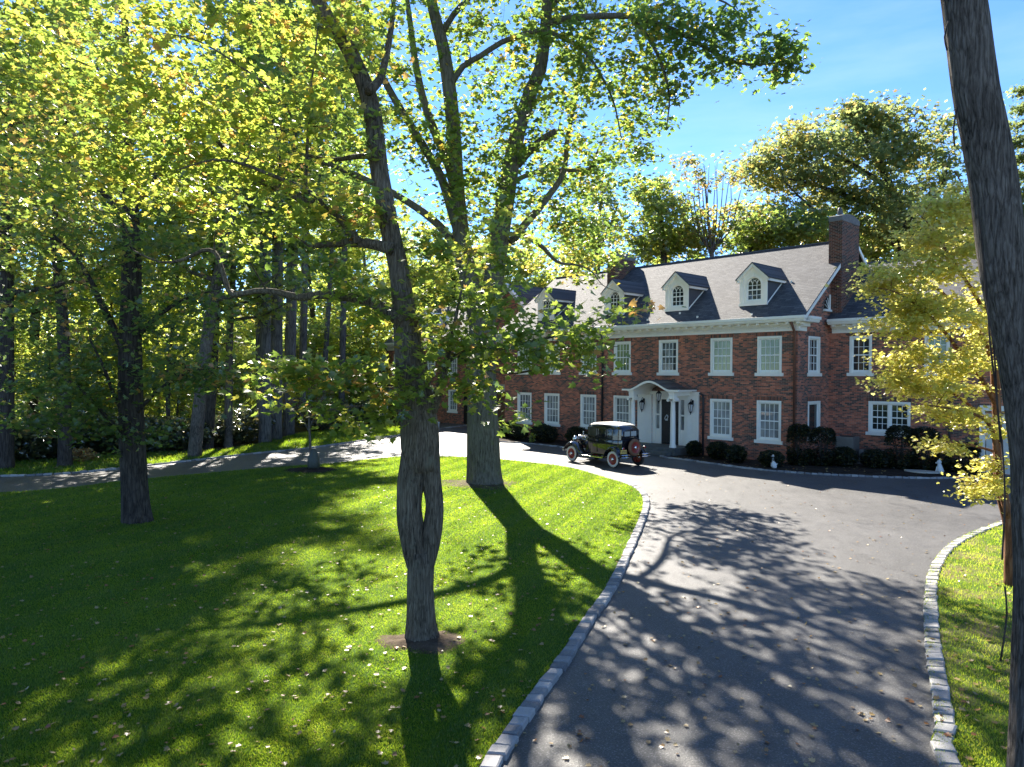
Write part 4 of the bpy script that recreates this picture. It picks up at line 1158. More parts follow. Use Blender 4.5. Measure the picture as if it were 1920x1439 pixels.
_s = [
 (hw(-4.5, -1.0), .36, .36, .75, 'low round clipped shrub nearest the porch, right of the door', 'round'),
 (hw(-3.15, -1.15), .50, .45, .82, 'round clipped shrub under the first lower window right of the porch', 'round'),
 (hw(-1.95, -1.7), .46, .42, .78, 'round clipped shrub between the two lower windows right of the porch', 'round'),
 (hw(-.28, -1.75), .52, .46, .70, 'loose low shrub beside the white bird ornament', 'round'),
 (hw(.25, -.35), .42, .40, 1.78, 'tall upright clipped yew at the house corner by the downpipe', 'tall'),
 (hw(1.0, .25), .46, .44, 1.66, 'tall upright clipped yew in front of the narrow gable window', 'tall'),
 (hw(1.75, .65), .50, .46, .85, 'low dark shrub in front of the grey air conditioner', 'round'),
 (hw(2.75, 1.2), .55, .50, .78, 'low dark shrub beneath the left half of the wide wing window', 'round'),
 (hw(3.55, 1.75), .50, .46, 1.80, 'tall clipped yew left of the pair before the wide wing window', 'tall'),
 (hw(4.35, 2.1), .52, .46, 1.74, 'tall clipped yew right of the pair before the wide wing window', 'tall'),
 (hw(5.55, 2.55), .62, .50, 1.22, 'broad dark shrub next to the garage door and the small seated ornament', 'tall'),
 (hw(-17.3, -1.0), .62, .55, .98, 'round dark shrub at the far left end of the facade bed', 'round'),
 (hw(-15.9, -1.6), .62, .50, .80, 'low round shrub in front of the second lower window from the left', 'round'),
 (hw(-14.75, -.9), .60, .55, 1.0, 'round dark shrub under the second lower window from the left', 'round'),
 (hw(-13.75, -1.4), .62, .55, .92, 'round dark shrub next to the small yellow green plant', 'round'),
 (hw(-12.0, -.9), .62, .55, .98, 'round dark shrub just in front of the bonnet of the old car', 'round'),
]
for i, (p, rx, ry, h, lab, sh) in enumerate(_s):
    shrub('clipped_shrub', p, rx, ry, h, lab, n=int(2600 + 2000 * h), shape=sh, seed=i, group='clipped shrubs along the house front')
shrub('leafy_plant', hw(-14.2, -2.15), .12, .12, .55, 'small yellow green plant at the kerb behind the old car', 'under', 160, .12, 'round', cat='plant', kind='quad')
for x, y in ((2.2, -.95), (3.1, -.35), (1.6, -1.35)):
    pass
# air conditioners
def ac(p, w, d, h, lab):
    r = empty('air_conditioner', (p[0], p[1], .03), HROT); tag(r, lab, 'air conditioner')
    b = MB(); b.box(-w, w, -d, d, .05, h); b.build('cabinet', M['acgrey'], r, bevel=.02)
    b = MB()
    for z in np.arange(.12, h - .08, .055):
        b.box(-w + .05, w - .05, -d - .012, -d - .001, z, z + .02); b.box(w + .001, w + .012, -d + .05, d - .05, z, z + .02)
    b.build('louvre', M['acgrey'], r)
    b = MB(); b.lathe([(w * .8, 0), (w * .8, .02), (w * .2, .03)], 20, (0, 0, h)); b.build('fan_grille', M['blackiron'], r)
    b = MB(); b.box(-w - .05, w + .05, -d - .05, d + .05, -.03, .05); b.build('base', M['concrete'], r)
ac(hw(1.25, 2.2), .38, .36, 1.15, 'tall grey air conditioner in the inner corner behind the shrubs')
ac(hw(2.2, 2.4), .42, .32, .62, 'low grey air conditioner against the wing wall')
# garden ornaments
def turned(name, p, parts, lab, cat, z0=.03, rz=0.0):
    r = empty(name, (p[0], p[1], z0), HROT + rz); tag(r, lab, cat)
    for nm, fn_ in parts:
        b = MB(); fn_(b); b.build(nm, M['statue'], r, smooth=True, angle=R(50))
def duck_body(b):
    b.lathe([(.0, -.02), (.09, 0), (.12, .06), (.125, .14), (.10, .22), (.06, .27), (.042, .34), (.038, .42), (.052, .46), (.05, .51), (.02, .55), (.001, .555)], 16, (0, 0, 0), lambda a, c, h: (a * 1.0 + (.05 * (1 - h / .3) if h < .3 else -.0), c, h))
turned('garden_ornament', hw(-.05, -2.05), [('body', duck_body), ('beak', lambda b: b.tube([(-.04, -.02, .49), (-.11, -.04, .475)], [.022, .006], 8)), ('tail', lambda b: b.tube([(.10, 0, .12), (.2, .02, .19)], [.05, .008], 8))], 'white stone bird ornament standing in the mulch by the corner yew', 'garden ornament')
def dog_body(b):
    b.lathe([(.11, 0), (.13, .05), (.12, .14), (.09, .24), (.075, .30), (.06, .34)], 14, (0, 0, 0), lambda a, c, h: (a - .12 * h, c, h))
def dog_head(b):
    b.lathe([(.0, .30), (.06, .32), (.085, .38), (.075, .45), (.03, .49), (.001, .495)], 14, (-.05, 0, 0))
turned('garden_ornament', hw(5.05, 1.75), [('body', dog_body), ('head', dog_head), ('muzzle', lambda b: b.tube([(-.1, 0, .38), (-.18, 0, .36)], [.04, .025], 8)), ('ear', lambda b: b.tube([(-.04, .05, .46), (-.03, .08, .53)], [.03, .006], 6)), ('ear', lambda b: b.tube([(-.04, -.05, .46), (-.03, -.08, .53)], [.03, .006], 6)), ('leg', lambda b: b.tube([(-.1, .05, .22), (-.15, .06, 0)], [.035, .03], 8)), ('leg', lambda b: b.tube([(-.1, -.05, .22), (-.15, -.06, 0)], [.035, .03], 8))], 'small white seated animal ornament beside the flat stone', 'garden ornament')
b = MB(); pts = [(.62 * math.cos(t) * (1 + .12 * math.sin(3 * t)), .34 * math.sin(t) * (1 + .1 * math.cos(4 * t))) for t in np.linspace(0, 2 * math.pi, 18, endpoint=False)]
b.prism(pts, lambda p, q, a: (p, q, a), -.02, .05); o = b.build('flagstone', M['stone'], None, bevel=.015); o.location = (*hw(4.55, 1.2)[:2], .035); o.rotation_euler = (0, 0, HROT + .2)
tag(o, 'flat pale flagstone lying in the planting bed near the garage', 'stone')
b = MB(); b.lathe([(.0, 0), (.15, 0), (.19, .38), (.2, .40), (.185, .40), (.15, .06)], 16); o = b.build('bucket', M['statue'], None, smooth=True, angle=R(40)); o.location = (*gp(820, 802)[:2], .0)
tag(o, 'white bucket standing at the left wing beside the carriage court', 'bucket')
# white fence left of the left wing
r = empty('rail_fence', gp(655, 792)); tag(r, 'short white rail fence between the woods and the left wing', 'fence')
p0, p1 = gp(655, 792) - gp(655, 792), gp(726, 790) - gp(655, 792)
for k in range(4):
    b = MB(); p = p0 + (p1 - p0) * k / 3; b.box(p[0] - .06, p[0] + .06, p[1] - .06, p[1] + .06, -.02, 1.35); b.build('post', M['white'], r)
for z in (.5, 1.15):
    b = MB(); b.tube([p0 + np.array([0, 0, z]), p1 + np.array([0, 0, z])], .06, 4); b.build('rail', M['white'], r)
# ------------------------------------------------------------------ trees
def ell(u, v, d, ru, rv, rd, n):
    """n points inside an ellipsoid centred where pixel (u,v) lies at distance d"""
    p = rng.normal(size=(n, 3)); p /= np.linalg.norm(p, axis=1)[:, None]
    p *= (rng.random(n) ** (1 / 2.4))[:, None]
    k = d / FPX
    return at(u, v, d) + p[:, 0:1] * RT * ru * k + p[:, 1:2] * UP * rv * k + p[:, 2:3] * FW * rd

def px_limb(pts, d, dd=0.0, step=.3):
    """limb through (u, v, radius[, distance]) pixels"""
    out = []
    for i, p in enumerate(pts):
        dep = p[3] if len(p) > 3 else d + dd * i / max(1, len(pts) - 1)
        out.append([*at(p[0], p[1], dep), p[2]])
    s = smoothline(out, step)
    return s[:, :3], np.maximum(s[:, 3], .004)

def make_tree(name, label, cat, base, limbs, clusters, leaf, size, per, spread, bark, kind='maple', group=None, sides=12, twig=.012, tint=(.45, .2), autumn=.03, loc=None, tilt=.6, droop=.35, noise=.02, trunk_bits=None, bright=None, ridge=0.0, nr=15):
    base = np.array(base, float)
    root = empty(name, base if loc is None else loc)
    tag(root, label, cat, group)
    b = MB()
    NP, NR = [], []
    for pts, rad in limbs:
        big_ = rad.max() > .1 and ridge > 0
        b.tube(pts - base, rad, (60 if big_ else sides) if rad.max() > .06 else 7, noise=noise if rad.max() > .06 else 0, ridge=ridge if big_ else 0, nr=nr)
        NP.append(pts); NR.append(rad)
    for f_ in (trunk_bits or []): f_(b)
    NP = np.concatenate(NP); NR = np.concatenate(NR)
    cl = np.array(clusters)
    dmin = np.array([np.min(np.sum((NP - c) ** 2, axis=1)) for c in cl])
    order = np.argsort(dmin)
    cap = len(NP) + len(cl) * 4 + 8
    P = np.zeros((cap, 3)); Q = np.zeros(cap); m = len(NP); P[:m] = NP; Q[:m] = NR
    pos, tin = [], []
    for i in order:
        c = cl[i]
        dv = P[:m] - c
        dist = np.sqrt((dv ** 2).sum(1)) * (1 + .35 * (dv[:, 2] > .1)) + np.where(Q[:m] < .02, .05, 0)
        j = int(np.argmin(dist)); a = P[j]; L = np.linalg.norm(c - a)
        if L > .03:
            r0 = min(Q[j] * .7, twig + twig * .75 * L); r0 = max(r0, .004)
            t = np.linspace(0, 1, 5)[:, None]
            bend = rng.normal(0, .09 * L, 3) + np.array([0, 0, .10 * L])
            cv = a * (1 - t) + c * t + bend * (4 * t * (1 - t)) * .8
            rr = r0 * (1 - t[:, 0]) + .0035 * t[:, 0]
            b.tube(cv - base, rr, 4, cap=False)
            P[m:m + 4] = cv[1:]; Q[m:m + 4] = rr[1:]; m += 4
            k1 = max(1, int(per * .35))
            tt = rng.random((k1, 1)) * .7 + .3
            pos.append(a * (1 - tt) + c * tt + bend * (4 * tt * (1 - tt)) * .8 + rng.normal(0, 1, (k1, 3)) * np.array(spread) * .5)
        k2 = per - int(per * .35)
        pos.append(c + rng.normal(0, 1, (k2, 3)) * np.array(spread))
        n_ = sum(map(len, pos)) - len(tin)
        off = rng.normal(0, .13) + (bright(c) if bright else 0)
        tc = np.clip(rng.normal(tint[0] + off, tint[1], n_), 0, .9)
        if rng.random() < autumn: tc = np.where(rng.random(n_) < .55, .97, tc)
        else: tc = np.where(rng.random(n_) < autumn * .5, .97, tc)
        tin += list(tc)
    b.build('trunk', bark, root, smooth=True)
    if pos:
        leaves('crown', np.concatenate(pos) - base, size, np.array(tin), leaf, root, kind, tilt, droop)
    return root

# --- near twin-stemmed maple with the hole in its trunk
D1 = 10.35
t1 = [
 px_limb([(793, 1212, .29), (790, 1185, .235), (789, 1150, .205), (788, 1100, .19), (789, 1065, .19), (790, 1035, .17)], D1, step=.1),
 px_limb([(784, 1075, .13), (777, 1030, .165), (770, 985, .18), (767, 945, .174), (770, 905, .19), (777, 860, .195), (780, 820, .19), (778, 780, .19)], D1, step=.1),
 px_limb([(797, 1070, .11), (806, 1025, .135), (812, 985, .138), (815, 945, .126), (809, 905, .142), (802, 860, .175), (800, 820, .17), (796, 780, .16)], D1, .05, step=.1),
 px_limb([(790, 885, .22), (788, 840, .27), (786, 800, .265), (782, 765, .25), (776, 720, .23), (768, 660, .205), (762, 610, .18), (755, 560, .155), (748, 506, .142), (735, 450, .138), (722, 380, .134), (712, 325, .13), (704, 260, .128), (698, 210, .128), (684, 160, .118), (661, 108, .112), (640, 70, .11), (616, 36, .105), (596, 0, .1), (566, -80, .09), (545, -200, .07), (540, -330, .045)], D1, .5, step=.16),
 px_limb([(756, 604, .10), (738, 592, .088), (715, 577, .08), (690, 566, .075), (650, 557, .068), (600, 553, .062), (560, 558, .056), (520, 548, .05), (480, 546, .045), (436, 553, .04), (424, 530, .036), (413, 495, .034), (402, 473, .032), (380, 470, .03), (345, 487, .026), (300, 492, .018), (250, 470, .01)], D1, 1.2, .16),
 px_limb([(735, 468, .09), (708, 460, .078), (680, 456, .07), (645, 455, .066), (610, 459, .055), (580, 463, .02)], D1, .2, .12),
 px_limb([(672, 455, .062), (655, 430, .06), (632, 407, .056), (600, 388, .052), (560, 372, .048), (520, 356, .044), (478, 333, .04), (440, 302, .037), (405, 262, .033), (360, 228, .03), (310, 195, .026), (250, 165, .02), (180, 130, .014), (100, 95, .008)], D1, 1.0, .16),
 px_limb([(612, 393, .035), (590, 366, .035), (550, 345, .032), (500, 325, .028), (455, 308, .022), (400, 300, .014), (330, 320, .008)], D1, -.6, .16),
 px_limb([(572, 372, .026), (575, 300, .024), (578, 240, .022), (582, 175, .018), (590, 110, .014), (596, 50, .009)], D1, -.2, .16),
 px_limb([(545, 215, .018), (500, 160, .016), (450, 125, .014), (400, 92, .012), (350, 70, .01), (280, 60, .006)], D1, -.8, .16),
 px_limb([(524, 352, .02), (525, 300, .018), (518, 250, .012), (500, 190, .008)], D1, .3, .16),
 px_limb([(694, 292, .05), (660, 295, .04), (625, 300, .03), (570, 290, .02), (500, 270, .01)], D1, .8, .16),
 px_limb([(690, 172, .07), (712, 150, .06), (725, 100, .05), (735, 40, .04), (742, -60, .02)], D1, .8, .16),
 px_limb([(808, 770, .10), (822, 735, .07), (835, 690, .05), (845, 640, .035), (856, 590, .025), (866, 540, .015), (880, 480, .008)], D1, -.3, .14),
 px_limb([(838, 680, .03), (880, 655, .025), (940, 655, .022), (1000, 640, .02), (1060, 625, .016), (1120, 600, .012), (1180, 575, .007), (1225, 568, .004)], D1, -.9, .16),
 px_limb([(842, 660, .024), (900, 690, .02), (970, 700, .017), (1040, 680, .012), (1100, 655, .008), (1160, 650, .004)], D1, -.6, .16),
 px_limb([(770, 700, .05), (735, 690, .035), (700, 700, .028), (640, 705, .022), (580, 700, .016), (520, 692, .01), (450, 690, .005)], D1, -1.1, .16),
 px_limb([(776, 745, .04), (740, 745, .026), (690, 760, .02), (640, 765, .014), (600, 775, .008)], D1, -.9, .16),
]
c1 = [ell(890, 660, 9.9, 90, 55, .6, 6), ell(960, 660, 9.8, 90, 50, .6, 7), ell(1040, 640, 9.6, 90, 45, .5, 8), ell(1110, 610, 9.5, 70, 45, .5, 5), ell(1180, 575, 9.5, 45, 12, .4, 2),
      ell(1060, 690, 9.7, 100, 18, .5, 3), ell(980, 785, 9.9, 60, 14, .4, 2), ell(1130, 655, 9.5, 45, 12, .4, 2), ell(900, 600, 10, 90, 60, .7, 7), ell(985, 590, 9.8, 80, 35, .6, 4),
      ell(800, 690, 9.9, 80, 60, .5, 5), ell(830, 740, 9.9, 70, 50, .5, 4), ell(740, 720, 9.8, 70, 45, .5, 4), ell(800, 600, 10.1, 90, 60, .7, 4), ell(860, 530, 10.4, 80, 50, .7, 3),
      ell(600, 705, 9.4, 90, 24, .5, 10), ell(520, 690, 9.2, 80, 16, .4, 6), ell(680, 690, 9.6, 70, 50, .5, 8), ell(690, 770, 9.5, 60, 30, .5, 6), ell(620, 765, 9.4, 60, 22, .4, 4), ell(700, 800, 9.6, 35, 18, .3, 2), ell(480, 745, 9.3, 30, 10, .3, 2), ell(890, 740, 9.9, 40, 25, .4, 3),
      ell(700, 560, 10.2, 60, 50, .6, 6), ell(620, 500, 10.2, 80, 60, .7, 10), ell(690, 400, 10.3, 60, 70, .7, 11), ell(600, 400, 10.3, 90, 60, .8, 13), ell(500, 430, 10.4, 80, 50, .8, 8),
      ell(540, 250, 10.2, 110, 110, 1.2, 33), ell(420, 230, 10.6, 120, 110, 1.3, 36), ell(280, 190, 11, 130, 100, 1.4, 36), ell(150, 150, 11.5, 130, 110, 1.4, 30), ell(40, 120, 11.5, 90, 110, 1.4, 18),
      ell(400, 360, 10.9, 120, 70, 1.2, 20), ell(270, 330, 11.2, 130, 80, 1.4, 26), ell(130, 320, 11.5, 130, 90, 1.4, 26), ell(20, 300, 11.8, 70, 90, 1.4, 10), ell(450, 80, 10.5, 140, 80, 1.2, 26), ell(300, 50, 10.8, 130, 70, 1.3, 22), ell(620, 120, 10.4, 60, 110, 1, 14), ell(650, 20, 10.6, 90, 60, 1, 14), ell(720, 60, 10.8, 50, 80, .9, 6),
      ell(500, -60, 10.6, 220, 70, 1.5, 24), ell(250, -60, 11, 220, 70, 1.6, 21), ell(560, -220, 10.8, 240, 110, 2, 24), ell(700, 250, 10.5, 40, 60, .6, 4)]
c1 += [ell(880, 500, 10.4, 90, 70, .7, 12), ell(820, 430, 10.5, 60, 60, .6, 7), ell(940, 440, 10.4, 60, 50, .6, 6), ell(820, 620, 10.2, 90, 45, .6, 9), ell(930, 540, 10.2, 60, 40, .6, 5)]
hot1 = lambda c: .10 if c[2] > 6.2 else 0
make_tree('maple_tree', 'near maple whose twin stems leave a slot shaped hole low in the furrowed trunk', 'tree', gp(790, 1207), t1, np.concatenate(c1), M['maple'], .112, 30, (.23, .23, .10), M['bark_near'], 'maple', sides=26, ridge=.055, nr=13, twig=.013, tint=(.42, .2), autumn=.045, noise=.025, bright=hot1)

# --- big straight tree with two great stems
D2 = 25.0
t2 = [
 px_limb([(909, 916, .74), (908, 900, .63), (907, 875, .585), (906, 840, .56), (905, 790, .53), (904, 740, .50), (903, 690, .48), (904, 630, .47), (904, 585, .46), (902, 560, .40)], D2, step=.35),
 px_limb([(896, 600, .33), (884, 545, .345), (873, 500, .33), (866, 450, .30), (860, 400, .285), (855, 340, .27), (851, 260, .255), (844, 180, .24), (832, 95, .22), (814, 25, .19), (800, -40, .17), (788, -150, .12), (780, -290, .05)], D2, step=.4),
 px_limb([(912, 600, .33), (923, 545, .36), (931, 480, .355), (940, 420, .345), (950, 360, .32), (962, 290, .285), (976, 230, .255), (996, 170, .245), (1013, 130, .225), (1022, 60, .20), (1026, 0, .18), (1032, -120, .12), (1040, -260, .05)], D2, step=.4),
 px_limb([(868, 470, .15), (848, 400, .155), (828, 335, .15), (800, 285, .14), (770, 235, .13), (745, 195, .12), (720, 150, .11), (700, 110, .1), (680, 75, .09), (655, 30, .075), (630, -40, .05)], D2, -1.5),
 px_limb([(858, 370, .16), (838, 300, .16), (812, 240, .15), (792, 180, .13), (778, 110, .12), (770, 50, .10), (760, -30, .08), (750, -140, .04)], D2, 1.5),
 px_limb([(846, 160, .10), (868, 125, .1), (900, 106, .095), (940, 80, .09), (985, 64, .085), (1020, 58, .08), (1060, 74, .07), (1092, 92, .06), (1120, 130, .045), (1150, 190, .03), (1165, 260, .015)], D2, -1.0),
 px_limb([(830, 62, .1), (850, 28, .1), (880, -4, .09), (920, -50, .07), (960, -140, .04)], D2, -.6),
 px_limb([(958, 455, .15), (985, 420, .135), (1010, 392, .125), (1030, 366, .112), (1050, 338, .10), (1060, 308, .09), (1063, 268, .082), (1072, 220, .073), (1085, 160, .065), (1100, 110, .058), (1112, 50, .045), (1120, -40, .02)], D2, 2.5),
 px_limb([(970, 312, .125), (998, 278, .12), (1020, 259, .11), (1042, 246, .10)], D2, -.5),
 px_limb([(958, 345, .09), (990, 328, .088), (1028, 320, .08), (1070, 320, .07), (1105, 316, .055), (1120, 285, .045), (1140, 250, .03), (1175, 225, .015)], D2, 4),
 px_limb([(968, 435, .09), (1000, 452, .085), (1020, 466, .08), (1036, 484, .065), (1052, 494, .05), (1085, 498, .038), (1110, 510, .026), (1130, 535, .016), (1160, 548, .008)], D2, 6),
 px_limb([(1018, 50, .13), (1060, 36, .115), (1120, 31, .10), (1180, 31, .092), (1230, 44, .082), (1275, 62, .074), (1320, 88, .06), (1365, 112, .048), (1410, 122, .036), (1460, 118, .024), (1500, 122, .012)], D2, -4.5),
 px_limb([(1180, 31, .07), (1215, 70, .06), (1240, 120, .045), (1255, 180, .03), (1250, 240, .015)], D2 - 2.0, -.6),
 px_limb([(1200, 33, .06), (1250, 5, .05), (1300, -10, .04), (1360, 5, .03), (1400, 40, .02), (1430, 70, .01)], D2 - 2.2, -1.2),
 px_limb([(868, 480, .16), (820, 420, .14), (750, 370, .12), (670, 330, .10), (590, 300, .07), (520, 290, .04), (440, 290, .015)], D2, 1.5),  # unseen left limb, added to shade the lawn
 px_limb([(1024, 20, .09), (1080, -30, .08), (1150, -80, .06), (1230, -110, .03)], D2, 1.0),
]
c2 = [ell(860, 300, 24.4, 110, 130, 2.2, 62), ell(960, 330, 24, 80, 110, 1.8, 34), ell(780, 210, 24.5, 90, 120, 2.0, 34), ell(720, 110, 24, 90, 120, 2.0, 34), ell(930, 120, 25, 110, 110, 2.4, 40), ell(1040, 130, 25, 90, 110, 2.4, 44), ell(1130, 130, 24.5, 90, 110, 2.2, 52), ell(1190, 240, 26, 70, 90, 2.6, 34), ell(1130, 300, 27, 80, 70, 3.0, 40),
      ell(1050, 330, 28, 90, 70, 3, 40), ell(1010, 250, 24.5, 70, 80, 2, 22), ell(1090, 420, 30, 80, 60, 2.6, 40), ell(1115, 475, 31, 65, 36, 2.2, 28), ell(1030, 440, 30, 60, 50, 2.4, 20), ell(970, 380, 24.5, 60, 60, 1.8, 12), ell(1100, 530, 31, 60, 18, 1.4, 5),
      ell(1230, 60, 22.9, 90, 60, 1.6, 32), ell(1300, 60, 22.2, 70, 50, 1.2, 18), ell(1370, 90, 21.6, 70, 40, 1.1, 15), ell(1450, 95, 20.9, 55, 45, 1.0, 14), ell(1470, 130, 20.8, 40, 25, .8, 8), ell(1350, 130, 21.8, 50, 25, .8, 9), ell(1220, 130, 23.0, 50, 60, 1, 16), ell(1370, 30, 21.6, 60, 30, 1, 8), ell(1260, 160, 22.6, 40, 40, 1, 8),
      ell(1180, 0, 25, 140, 50, 2.2, 40), ell(1000, 10, 25, 120, 60, 2.5, 32), ell(860, 30, 25, 100, 60, 2.5, 26), ell(1060, -100, 26, 200, 90, 3.6, 64), ell(850, -120, 25, 240, 90, 3.4, 60), ell(960, -260, 25, 300, 90, 3.6, 60), ell(700, 0, 24.5, 90, 90, 2.2, 26), ell(830, 440, 25, 70, 60, 1.6, 10), ell(900, 470, 25, 90, 50, 1.6, 10),
      ell(590, 270, 26, 110, 80, 2.2, 44), ell(480, 290, 26.5, 90, 80, 2.2, 36), ell(640, 160, 26, 80, 80, 2.0, 26), ell(520, 160, 26.5, 100, 80, 2.2, 30), ell(660, 360, 26, 60, 40, 1.6, 14)]  # leaf clusters added on the hidden left limb for lawn shade
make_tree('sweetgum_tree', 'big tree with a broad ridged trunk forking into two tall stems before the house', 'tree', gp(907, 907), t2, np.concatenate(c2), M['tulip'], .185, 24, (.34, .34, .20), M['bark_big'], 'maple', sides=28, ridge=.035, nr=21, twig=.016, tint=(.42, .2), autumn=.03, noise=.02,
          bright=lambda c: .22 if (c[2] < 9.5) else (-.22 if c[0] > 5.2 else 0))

# --- dark trunked maple on the left of the lawn
D3 = 18.3
t3 = [
 px_limb([(259, 996, .44), (257, 975, .37), (254, 940, .325), (251, 895, .31), (248, 830, .305), (245, 740, .29), (244, 650, .275), (246, 560, .25), (247, 480, .225), (245, 400, .195), (240, 310, .16), (236, 220, .13), (236, 120, .10), (232, 0, .07), (228, -120, .035)], D3, .2, .3),
 px_limb([(246, 690, .10), (215, 620, .09), (185, 560, .075), (172, 530, .06), (140, 480, .04), (100, 440, .02)], D3, -1.0),
 px_limb([(248, 850, .06), (215, 800, .05), (180, 760, .04), (140, 720, .025), (90, 690, .012)], D3, -1.2),
 px_limb([(246, 800, .06), (215, 745, .05), (195, 690, .04), (170, 640, .02)], D3, -.8),
 px_limb([(250, 780, .06), (300, 730, .045), (350, 700, .03), (410, 690, .015)], D3, -1.2),
 px_limb([(248, 640, .08), (300, 590, .06), (350, 560, .04), (420, 540, .02)], D3, 1.0),
 px_limb([(246, 430, .09), (200, 370, .07), (150, 320, .05), (80, 280, .02)], D3, .5),
 px_limb([(244, 380, .09), (300, 320, .07), (350, 250, .05), (400, 180, .02)], D3, 1.0),
]
c3 = [ell(230, 700, 17.6, 210, 60, 2.0, 45), ell(110, 730, 17.2, 130, 80, 1.8, 30), ell(30, 680, 17.5, 100, 110, 1.8, 22), ell(350, 720, 17.4, 90, 55, 1.4, 19), ell(400, 700, 17.2, 50, 40, 1.0, 6), ell(70, 800, 17, 80, 35, 1.2, 11), ell(230, 790, 17.5, 110, 40, 1.4, 13), ell(240, 840, 17.8, 50, 18, .8, 3),
      ell(200, 590, 17.6, 190, 70, 2.2, 41), ell(330, 600, 17.5, 110, 70, 1.8, 24), ell(60, 560, 17.8, 110, 90, 2.0, 24), ell(210, 470, 17.8, 190, 70, 2.3, 43), ell(340, 480, 17.8, 110, 70, 2.0, 24), ell(60, 430, 18, 110, 90, 2.2, 24),
      ell(230, 360, 18.2, 190, 80, 2.5, 41), ell(80, 300, 18.4, 140, 100, 2.5, 29), ell(350, 360, 18.2, 110, 80, 2.2, 22), ell(240, 230, 18.4, 190, 100, 2.6, 41), ell(90, 150, 18.6, 150, 100, 2.6, 24), ell(370, 200, 18.5, 110, 100, 2.2, 19), ell(230, 60, 18.5, 200, 100, 2.6, 30), ell(220, -70, 18.5, 190, 80, 2.4, 19), ell(-90, 500, 18.5, 100, 200, 2.5, 27), ell(-100, 200, 18.5, 100, 180, 2.5, 22)]
make_tree('maple_tree', 'dark trunked spreading maple standing on the left part of the lawn', 'tree', gp(256, 990), t3, np.concatenate(c3), M['shade'], .135, 22, (.34, .34, .14), M['bark_dark'], 'maple', sides=20, ridge=.05, nr=15, twig=.013, tint=(.45, .22), autumn=.03, noise=.02, bright=lambda c: .30 if c[2] > 8.5 else (.12 if c[2] > 6 else -.08))  # leaf tint painted lighter above and darker below, like lit and shaded foliage

# --- leaning trunk close by on the right; its crown lies above the picture
D4 = 6.6
t4 = [px_limb([(1941, 1500, 0.264), (1943, 1439, 0.225), (1947, 1275, 0.212), (1951, 1087, 0.207), (1946, 960, 0.204), (1945, 879, 0.202), (1934, 771, 0.201), (1913, 642, 0.199), (1886, 520, 0.196), (1873, 427, 0.192), (1863, 342, 0.190), (1847, 256, 0.187), (1830, 171, 0.183), (1807, 0, 0.174), (1780, -220, 0.166), (1760, -500, 0.153), (1745, -800, 0.128), (1740, -1200, 0.085), (1735, -1700, 0.034)], D4, step=.09),
      px_limb([(1748, -760, .09), (1650, -950, .07), (1500, -1150, .04), (1350, -1250, .015)], D4, 1.0, .25), px_limb([(1744, -850, .09), (1850, -1050, .07), (2000, -1250, .04), (2100, -1350, .015)], D4, -.8, .25), px_limb([(1742, -1000, .07), (1720, -1250, .05), (1640, -1500, .02)], D4, -1.5, .25)]
c4 = [ell(1740, -1250, 6.6, 420, 380, 2.4, 110), ell(1600, -1150, 7, 300, 200, 1.8, 40)]
make_tree('leaning_tree', 'tall bare trunk leaning left at the right edge of the near lawn', 'tree', gp(1944, 1490), t4, np.concatenate(c4), M['tulip'], .15, 22, (.28, .28, .16), M['bark_grey'], 'quad', sides=32, twig=.012, noise=.018, ridge=.032, nr=23)
# its thin hanging creeper
b = MB()
for pts in ([(1834, 390), (1842, 470), (1850, 560), (1864, 660), (1870, 760), (1880, 850), (1884, 940), (1879, 1050)], [(1838, 430), (1850, 540), (1856, 640), (1868, 740), (1876, 830)], [(1884, 1100), (1888, 1150), (1882, 1200), (1876, 1240)], [(1778, 40), (1771, 70), (1776, 95)], [(1795, 200), (1788, 240), (1790, 275)]):
    p = np.array([at(u, v, D4 - .24) for u, v in pts]); b.tube(smoothline(p, .1), .008, 5)
o = b.build('creeper_vine', M['bark_dark'], None, smooth=True)
tag(o, 'thin bare creeper stems hanging down beside the leaning trunk', 'vine')

# --- golden small-leaved maple behind it
D5 = 13.1
t5 = [
 px_limb([(1897, 1106, .13), (1896, 1050, .115), (1893, 985, .105), (1884, 950, .10), (1877, 920, .095), (1872, 880, .09), (1871, 840, .085), (1869, 780, .075), (1866, 720, .07), (1861, 650, .06), (1852, 570, .05), (1842, 500, .04), (1832, 430, .03), (1815, 370, .018), (1790, 320, .008)], D5, step=.15),
 px_limb([(1890, 970, .055), (1873, 900, .05), (1869, 845, .045), (1850, 790, .03), (1800, 770, .02), (1740, 760, .01)], D5 - .05, -.9, .15),
 px_limb([(1868, 760, .05), (1840, 710, .042), (1800, 660, .035), (1760, 610, .028), (1710, 565, .02), (1670, 545, .01), (1640, 540, .005)], D5, -1.0, .15),
 px_limb([(1862, 680, .045), (1835, 620, .038), (1790, 570, .03), (1740, 530, .022), (1690, 515, .012), (1650, 520, .005)], D5, .8, .15),
 px_limb([(1856, 600, .04), (1820, 540, .032), (1780, 480, .025), (1750, 430, .015), (1720, 400, .006)], D5, -.6, .15),
 px_limb([(1866, 800, .04), (1830, 770, .03), (1780, 735, .022), (1720, 725, .012), (1650, 715, .005)], D5, .9, .15),
 px_limb([(1872, 850, .03), (1840, 840, .022), (1790, 830, .014), (1750, 835, .006)], D5, -.5, .12),
 px_limb([(1876, 915, .025), (1850, 912, .02), (1820, 905, .012), (1800, 900, .005)], D5, -.6, .12),
 px_limb([(1868, 720, .04), (1900, 640, .03), (1930, 560, .02), (1960, 480, .01)], D5, .6, .15),
]
